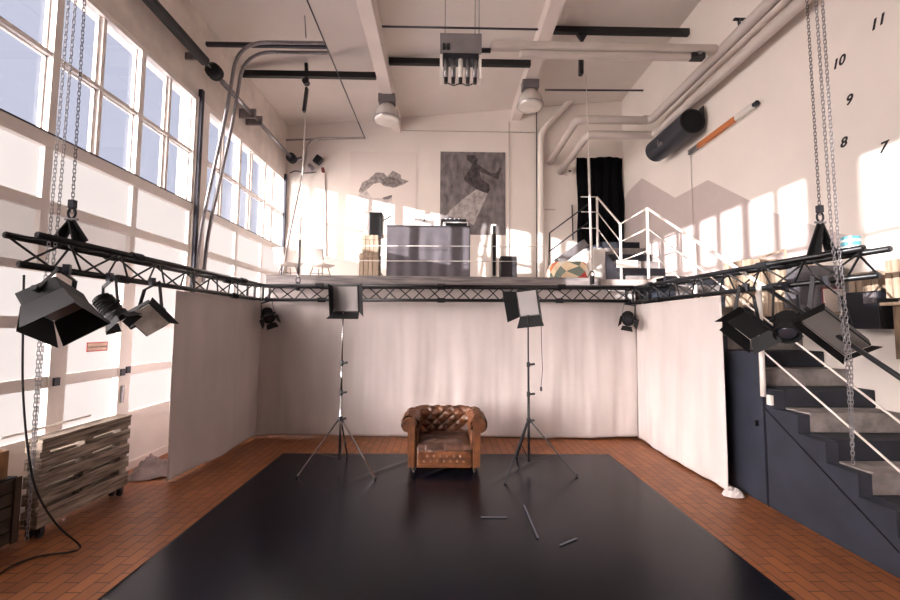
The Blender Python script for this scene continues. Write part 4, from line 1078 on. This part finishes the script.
# mixer
x0,x1=onY(443,222,7.1).x,onY(468,222,7.1).x
r0=thing('audio_mixer',((x0+x1)/2,7.1,zt_),'black and white audio mixer on the right end of the booth','mixer')
MB().box(x0,x1,7.05,7.4,zt_,zt_+.1).build('lower_case',laptopw,r0,bev=.01)
MB().box(x0+.05,x1-.02,7.04,7.052,zt_+.02,zt_+.075).build('front_face',blackm,r0)
MB().box(x0-.04,x1-.03,7.08,7.42,zt_+.1,zt_+.16).build('deck',blackm,r0,bev=.01)
for i in range(4): MB().tube((x0+.05+i*.08,7.15,zt_+.16),(x0+.05+i*.08,7.15,zt_+.185),.014,8).build('knob',galv,r0)
# stacked wooden boxes left of booth, speaker on stand
for i,(px0,px1,pt,zz) in enumerate(((359,378,253,MZ),(362,378,235,None))):
    y=7.1
    x0,x1=onY(px0,pt,y).x,onY(px1,pt,y).x; zt=onY(370,pt,y).z; z0_=MZ if i==0 else ztop_prev+.002
    r0=thing('pallet_wood_box',((x0+x1)/2,y+.14,z0_),'%s pale pallet wood box left of the booth'%('lower' if i==0 else 'upper'),'box')
    n=4
    for k_ in range(n): MB().box(x0+k_*(x1-x0)/n+.005,x0+(k_+1)*(x1-x0)/n-.005,y,y+.02,z0_+.005,zt).build('board',woodl,r0)
    MB().box(x0+.01,x1-.01,y+.02,y+.28,z0_+.002,zt-.01).build('box_body',woodl,r0)
    MB().box(x0,x1,y-.015,y,zt-.08,zt-.04).build('cross_board',woodl,r0)
    MB().box(x1-.005,x1+.012,y,y+.28,z0_+.01,zt-.01).build('side_lattice',mat('dark_lattice',(90,80,76),.8,rgb2=(190,170,150),scale=30),r0)
    ztop_prev=zt
x0,x1=onY(368.5,240,7.45).x,onY(381.5,240,7.45).x; za=onY(375,212,7.45).z; zb_=onY(375,236,7.45).z
r0=thing('stage_speaker',((x0+x1)/2,7.6,MZ),'black loudspeaker on a pole behind the pallet wood boxes','speaker')
MB().box(x0,x1,7.45,7.7,zb_,za).build('cabinet',blackm,r0,bev=.01); MB().tube(((x0+x1)/2,7.57,MZ),((x0+x1)/2,7.57,zb_),.018,10).build('pole',blackm,r0)
for a in (0,2.1,4.2): MB().tube(((x0+x1)/2,7.57,MZ+.35),((x0+x1)/2+.22*math.cos(a),7.57+.18*math.sin(a),MZ+.01),.01,8).build('leg',blackm,r0)
o=MB().box(onY(365,210,7.5).x,onY(368,210,7.5).x,7.5,7.54,MZ,onY(366,200,7.5).z).build('white_pole',whitep); origin_to(o,(onY(366,210,7.5).x,7.5,MZ)); tag(o,'slim white upright pole beside the black loudspeaker','pole')
# microphone arm
pts=[onY(380,222,7.5),onY(386,219,7.5),onY(391,216,7.5)]
o=MB().path(pts,.012,6).build('microphone',darkmet,smooth=True); origin_to(o,pts[0]); tag(o,'small dark microphone arm sticking out right of the loudspeaker','microphone')
# shell chairs
def shell_chair(px,y,lb,turn=0):
    x=onY(px,250,y).x; r0=thing('shell_chair',(x,y,MZ),lb,'chair',None,local=True,R=Matrix.Rotation(turn,3,'Z'))
    sh=mat('white_shell_plastic',(232,224,220),.4,var=.02)
    def s(u,v):
        xx=(u-.5)*.46*(1-.15*abs(v-.5)); 
        if v<.5: yy=-.22+.42*(v/.5); zz=.44+.05*(2*abs(u-.5))**2+ .02*(1-v*2)**2-.0
        else: k=(v-.5)/.5; yy=.20+.10*k+.03*math.sin(k*PI/2)-.12*(2*abs(u-.5))**2*k; zz=.44+.05*(2*abs(u-.5))**2*(1-k)+.36*k
        return (xx,yy,zz)
    MB().grid(s,16,24).build('seat_shell',sh,r0,smooth=True,solid=.012)
    for sx in (-1,1):
        for sy in (-1,1): MB().tube((sx*.12,sy*.1,.43),(sx*.22,sy*.2,.0),.012,8,r2=.009).build('leg',woodl,r0,smooth=True)
        MB().tube((sx*.15,-.13,.3),(-sx*.15,.13,.3),.006,6).build('brace',darkmet,r0)
    return r0
shell_chair(289,8.5,'white shell chair with wooden legs in the left mezzanine corner',2.4)
shell_chair(321,8.6,'white shell chair with wooden legs nearest the pallet wood boxes',2.8)

# ------------------------------------------------------------------ posters
def poster(px0,px1,py0,py1,lb,m_,shapes):
    y=YB-.012
    a,b_=onY(px0,py0,y),onY(px1,py1,y); c_=V(((a.x+b_.x)/2,y,b_.z))
    r0=thing('wall_poster',c_,lb,'poster')
    MB().box(a.x,b_.x,y,YB-.001,b_.z,a.z).build('sheet',m_,r0)
    for k_,(nm,pts,mm) in enumerate(shapes):
        y2=y-.0015*(k_+1)
        MB().prism([V((onY(px,py,y).x,y2,onY(px,py,y).z)) for px,py in pts],(0,.001,0)).build(nm,mm,r0)
def cv(o_,s,pts): return [(o_[0]+u/s,o_[1]+v/s) for u,v in pts]
pgrey=mat('mottled_print',(134,126,126),.7,rgb2=(84,77,80),scale=7,stretch=(1,1,.5),var=.2)
pskin=mat('print_skin',(84,76,78),.6,rgb2=(34,30,33),scale=9)
pdress=mat('print_dress',(190,182,180),.6,rgb2=(130,122,122),scale=8)
s4=4.29; O4=(435,145)
poster(440.5,505.5,151.5,235,'large grey photo poster of a dancer with raised legs on the back wall',pgrey,[
 ('printed_figure',cv(O4,s4,[(135,45),(165,42),(185,62),(180,80),(235,118),(262,122),(278,95),(286,100),(270,150),(235,132),(190,112),(200,148),(232,168),(236,190),(228,206),(190,198),(128,155),(124,142),(150,100),(160,82),(138,62)]),pskin),
 ('printed_dress',cv(O4,s4,[(178,190),(225,210),(190,290),(165,345),(130,320),(45,305),(70,275),(130,225)]),pdress)])
s5=4.446; O5=(350,150)
phair=mat('print_hair',(120,112,112),.7,rgb2=(176,166,162),scale=14)
phair2=mat('print_hair_dark',(96,88,90),.7,rgb2=(140,130,128),scale=14)
pbody=mat('print_pale_body',(214,204,200),.7,rgb2=(170,160,158),scale=10)
poster(350.5,415.5,151.5,262,'pale photo poster of a figure with flying hair on the back wall',mat('pale_print',(228,216,210),.75,var=.01),[
 ('printed_body',cv(O5,s5,[(40,185),(70,170),(95,215),(140,215),(185,205),(190,240),(150,275),(80,270),(45,300),(30,250)]),pbody),
 ('printed_hair',cv(O5,s5,[(38,185),(55,145),(85,130),(115,100),(150,102),(165,118),(190,92),(225,110),(228,128),(262,138),(235,155),(195,168),(150,160),(135,145),(105,150),(80,172),(55,190)]),phair),
 ('printed_shadow',cv(O5,s5,[(140,130),(175,118),(215,130),(235,150),(195,160),(150,155)]),phair2),
 ('printed_face',cv(O5,s5,[(145,212),(185,200),(188,208),(170,220),(150,220)]),phair2)])

# ------------------------------------------------------------------ shelf, crates and gear on the right wall
SZ=1.98
r0=thing('wall_shelf',(XR-.2,4.4,SZ-.03),'pale plank shelf on the right wall behind the right truss','shelf')
MB().box(XR-.45,XR-.002,4.11,5.05,SZ-.03,SZ).build('plank',woodl,r0)
for y in (4.2,4.95): MB().prism([(XR-.42,y,SZ-.03),(XR-.002,y,SZ-.03),(XR-.002,y,SZ-.3)],(0,.03,0)).build('bracket',darkmet,r0)
def slat_crate(y0,y1,z0,z1,x0,lb,m_=woodl,n=4,vert=True,x1=XR-.02):
    r0=thing('slatted_crate',((x0+x1)/2,(y0+y1)/2,z0),lb,'crate')
    for k_ in range(n):
        if vert:
            a=y0+k_*(y1-y0)/n; MB().box(x0,x0+.02,a+.008,a+(y1-y0)/n-.008,z0,z1).build('slat',m_,r0)
        else:
            a=z0+k_*(z1-z0)/n; MB().box(x0,x0+.02,y0,y1,a+.008,a+(z1-z0)/n-.008).build('slat',m_,r0)
    for y in (y0,y1-.03): MB().box(x0+.02,x1,y,y+.03,z0,z1).build('end_board',m_,r0)
    MB().box(x0+.02,x1,y0,y1,z0,z0+.02).build('bottom_board',m_,r0)
    return r0
slat_crate(5.1,5.56,2.077,2.70,XR-.4,'pale slatted crate standing on the steps below the landing')
slat_crate(4.62,5.04,SZ+.001,2.60,XR-.38,'pale slatted crate on the shelf behind the truss sleeve')
# handle frame on crate
r0=thing('carrying_rack',(XR-.3,4.7,2.602),'bare wooden frame lying on the pale crate','frame')
MB().path([(XR-.3,4.65,2.612),(XR-.3,4.65,2.74),(XR-.3,5.05,2.70),(XR-.3,5.05,2.612)],.015,4).build('bar',woodl,r0)
# suitcase
r0=thing('equipment_case',(XR-.25,4.4,SZ),'grey padded equipment case on the shelf behind the right truss','case')
MB().obox((XR-.24,4.38,SZ+.27),.3,.42,.5,Matrix.Rotation(.12,3,'X')).build('case_body',mat('grey_case_fabric',(96,92,96),.8,var=.06),r0,bev=.03)
MB().obox((XR-.4,4.38,SZ+.27),.02,.3,.36,Matrix.Rotation(.12,3,'X')).build('front_pocket',mat('case_pocket',(78,74,80),.85),r0,bev=.006)
# black amplifier panel
def wallpx(px0,px1,py0,py1,x): 
    a,b_=onX(px0,py0,x),onX(px1,py1,x); return max(a.y,b_.y),min(a.y,b_.y),max(a.z,b_.z),min(a.z,b_.z)
X5=XR-.12
y1_,y0_,zt_,zb_=wallpx(848,883,293,329,X5-.05)
r0=thing('black_cabinet',(X5-.03,(y0_+y1_)/2,zb_),'square black cabinet mounted low on the right wall behind the truss end','cabinet')
y1_=min(y1_,4.10); MB().box(X5-.05,XR-.002,y0_,y1_,zb_,zt_).build('body',blackm,r0); YCAB=y0_; slat_crate(y0_+.02,y1_,zt_+.001,2.37,XR-.16,'pale slatted crate standing on the black wall cabinet',n=4)
MB().box(X5-.08,X5-.05,y0_,y1_,zb_,zt_).build('front_panel',mat('navy_black',(26,27,36),.6,var=.05),r0,bev=.004)
MB().obox((X5-.095,y0_+.06,zt_-.07),.025,.1,.1).build('side_box',greym,r0)
# wooden panel hanging at right edge
y1_,y0_,zt_,zb_=wallpx(885,935,303,362,XR-.1); y1_=min(y1_,YCAB-.03)
r0=thing('plank_panel',(XR-.08,(y0_+y1_)/2,zb_),'brown plank panel with a top ledge on the wall at the right edge','panel')
brw=mat('brown_planks',(150,126,104),.8,rgb2=(104,84,70),scale=5,stretch=(1,4,1),bump=.4)
n=4
for k_ in range(n):
    a=y0_+k_*(y1_-y0_)/n; MB().box(XR-.1,XR-.07,a+.004,a+(y1_-y0_)/n-.004,zb_,zt_-.03).build('plank',brw,r0)
MB().box(XR-.2,XR-.002,y0_-.02,y1_+.02,zt_-.03,zt_).build('ledge',brw,r0)
MB().box(XR-.07,XR-.002,y0_+.02,y1_-.02,zb_+.05,zb_+.1).build('batten',brw,r0)
y1_,y0_,zt_,zb_=wallpx(882,925,262,300,XR-.1)
slat_crate(y0_,min(y1_,YCAB-.03),zb_+.03,zt_,XR-.16,'pale slatted board above the brown plank panel',n=4)
p=onX(888,247,XR-.12)
r0=thing('white_figurine',V((p.x,p.y,zt_)),'small white ornament with dark and red marks above the plank panel','ornament')
MB().lathe([(.05,0),(.1,.04),(.11,.1),(.06,.16),(.0,.18)],Matrix.Translation(V((XR-.13,min(y1_,3.5)-.12,zt_+.001))),16).build('body',whitep,r0,smooth=True)
MB().obox(V((XR-.23,min(y1_,3.5)-.12,zt_+.12)),.02,.08,.03).build('dark_mark',blackm,r0)
# tape roll cup on truss (turquoise and white)
p=onY(846,246,3.25)
r0=thing('paint_pot',V((3.42,3.28,TZ+.045)),'small turquoise and white pot standing on the right truss','pot')
for (za,zb_,cc) in ((0,.03,(225,225,225)),(.03,.065,(90,160,175)),(.065,.085,(225,225,225)),(.085,.11,(90,160,175))):
    MB().tube((3.42,3.28,TZ+.045+za),(3.42,3.28,TZ+.045+zb_),.062,18).build('band',mat('pot_%d'%cc[0],cc,.4),r0)
MB().box(3.25,3.55,3.22,3.34,TZ+.040,TZ+.045).build('saucer',darkmet,r0)
# books upright on the shelf
cols=[(206,190,180),(120,50,56),(70,74,96),(200,180,160),(150,60,60),(60,66,86),(190,160,120)]
r_=random.Random(3)
# leave gap between case and near crate
y=4.12
for k_,c3 in enumerate(cols[:3]):
    t_=.02; o=MB().box(XR-.36,XR-.16,y+.001,y+t_,SZ+.001,SZ+.24+.02*(k_%2)).build('book',mat('book_cover_%d'%k_,c3,.6)); origin_to(o,(XR-.26,y,SZ)); tag(o,['pale grey upright book on the right wall shelf','dark red upright book on the right wall shelf','slate blue upright book on the right wall shelf'][k_],'book','books on the right wall shelf'); y+=t_+.001
